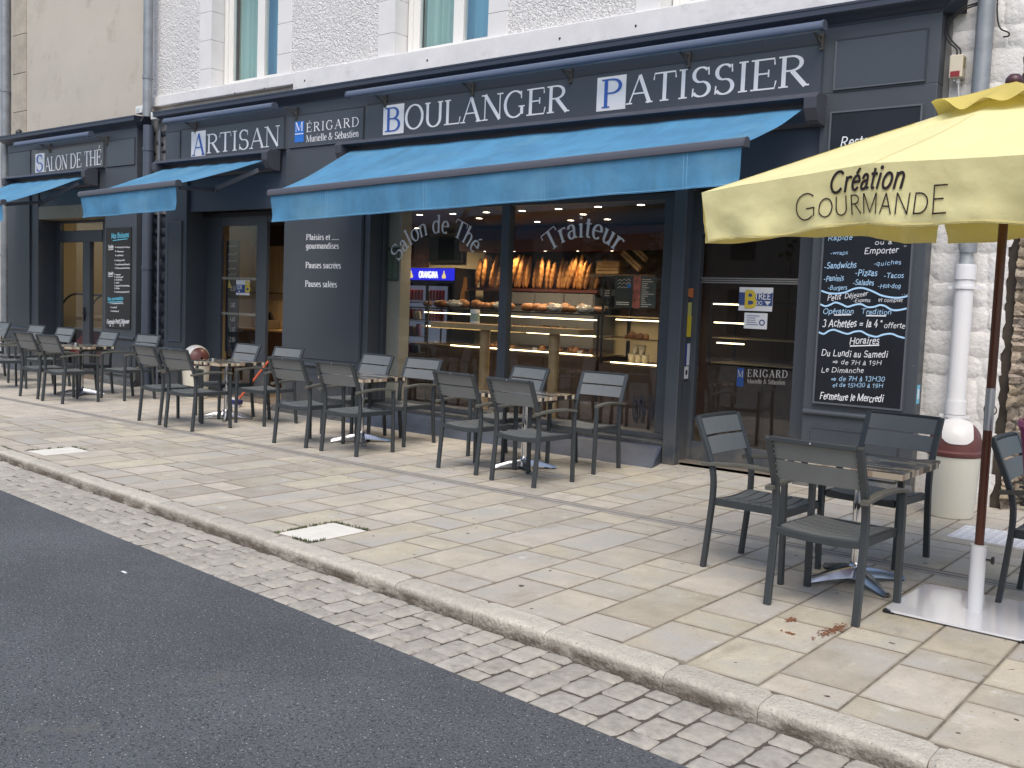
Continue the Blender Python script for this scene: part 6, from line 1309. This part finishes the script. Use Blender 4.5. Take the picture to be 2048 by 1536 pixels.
m_ = MB().grid(lambda u, v: (ARC[min(10, int(v*10+.01))][0], 10.1+.62*u, ARC[min(10, int(v*10+.01))][1]), 2, 10); m_.build('glass', GLASSD, t, smooth=True)
m_ = MB(); m_.box(-18.2, 10.3, .84, -17.3, 10.6, 1.12); m_.build('cake_box', mat('pale blue box', (.35, .55, .66), .6), t)
t = thing('round_stool', 'red upholstered round-backed chair just inside the tea room door', 'chair', (-18.40, 9.92, .05)); MB().lathe([(0, .30), (.17, .30), (.19, .34), (.17, .37), (0, .37)], n=18).build('seat', RED, t, auto=40)
MB().grid(lambda u, v: (.18*math.cos(math.pi*(.0+u)), .18*math.sin(math.pi*u), .37+(.36*math.sin(math.pi*(.15+.7*u)))*v), 14, 6).build('backrest', mat('red upholstery', (.30, .035, .04), .6), t, smooth=True)
for a in range(4): m_ = MB(); m_.tube([(.17*math.cos(a*1.57+.78), .17*math.sin(a*1.57+.78), 0), (.13*math.cos(a*1.57+.78), .13*math.sin(a*1.57+.78), .30)], .014, 8); m_.build('leg', DKW, t)
# ------------------------------------------------------------------ across the street (only mirrored in the panes)
opp = mat('opposite render', (.42, .37, .29), .9, var=.1, vs=.6); opw = mat('opposite window', (.05, .06, .07), .1)
m_ = MB(); m_.box(-60, -16, -.3, 50, -11, -.02); o = m_.build('opposite_pavement', mat('opposite paving', (.38, .35, .30), .85, var=.1, vs=2)); o['kind'] = 'structure'
for (xa, xb, h, lb) in ((-44, -29, 6.2, 'beige house far across the street, left'), (-29, -15, 7.0, 'tall beige house across the street, seen only in reflections'), (-15, 1, 5.8, 'low beige house across the street opposite the bakery')):
    t = thing('street_house', lb, 'house'); m_ = MB(); m_.box(xa+.02, -24, -.1, xb-.02, -16, h); m_.build('wall', opp, t); m_ = MB(); m_.v += [(xa, -24.2, h), (xb, -24.2, h), (xb, -15.8, h), (xa, -15.8, h), (xa, -20, h+2.2), (xb, -20, h+2.2)]; m_.f += [(0, 1, 5, 4), (3, 4, 5, 2), (0, 4, 3), (1, 2, 5)]; m_.build('roof', mat('slate roof', (.09, .095, .11), .7), t)
    x = xa+1.2
    while x < xb-1.8:
        for z in (.8, 3.6): m_ = MB(); m_.box(x, -16.05, z, x+1.0, -15.98, z+1.7); m_.build('window', opw, t)
        x += 2.6
leafm = mat('tree leaves', (.05, .085, .022), .7, var=.4, vs=2, trans=.2)
def tree(x, y, h, r, lb, seed):
    t = thing('street_tree', lb, 'tree', (x, y, -.02)); rd = random.Random(seed)
    MB().tube(smooth_path([(0, 0, 0), (.1, 0, h*.3), (0, .1, h*.6)], 4), .16, 9).build('trunk', mat('bark', (.12, .09, .06), .9, var=.3, vs=12), t)
    m_ = MB(); cl = [(Vector((rd.gauss(0, r*.5), rd.gauss(0, r*.5), h*.7+rd.gauss(0, r*.45))), rd.uniform(.4, .8)*r*.6) for _ in range(26)]
    for c, s in cl:
        for _ in range(60):
            d = Vector((rd.gauss(0, 1), rd.gauss(0, 1), rd.gauss(0, 1))).normalized()*s*rd.uniform(.5, 1); p = c+d; u = Vector((rd.gauss(0, 1), rd.gauss(0, 1), rd.gauss(0, 1))).normalized()*.13; v = u.orthogonal().normalized()*.09
            m_.poly([p-u, p+v, p+u, p-v])
    m_.keep = True; m_.build('crown', leafm, t)
tree(-20, -12.5, 6.2, 2.2, 'leafy tree across the street on the left, mirrored in the panes', 1); tree(-9, -12.8, 6.6, 2.4, 'leafy tree across the street in the middle, mirrored in the panes', 2); tree(-2, -12.6, 5.8, 2.1, 'leafy tree across the street on the right, mirrored in the panes', 3)
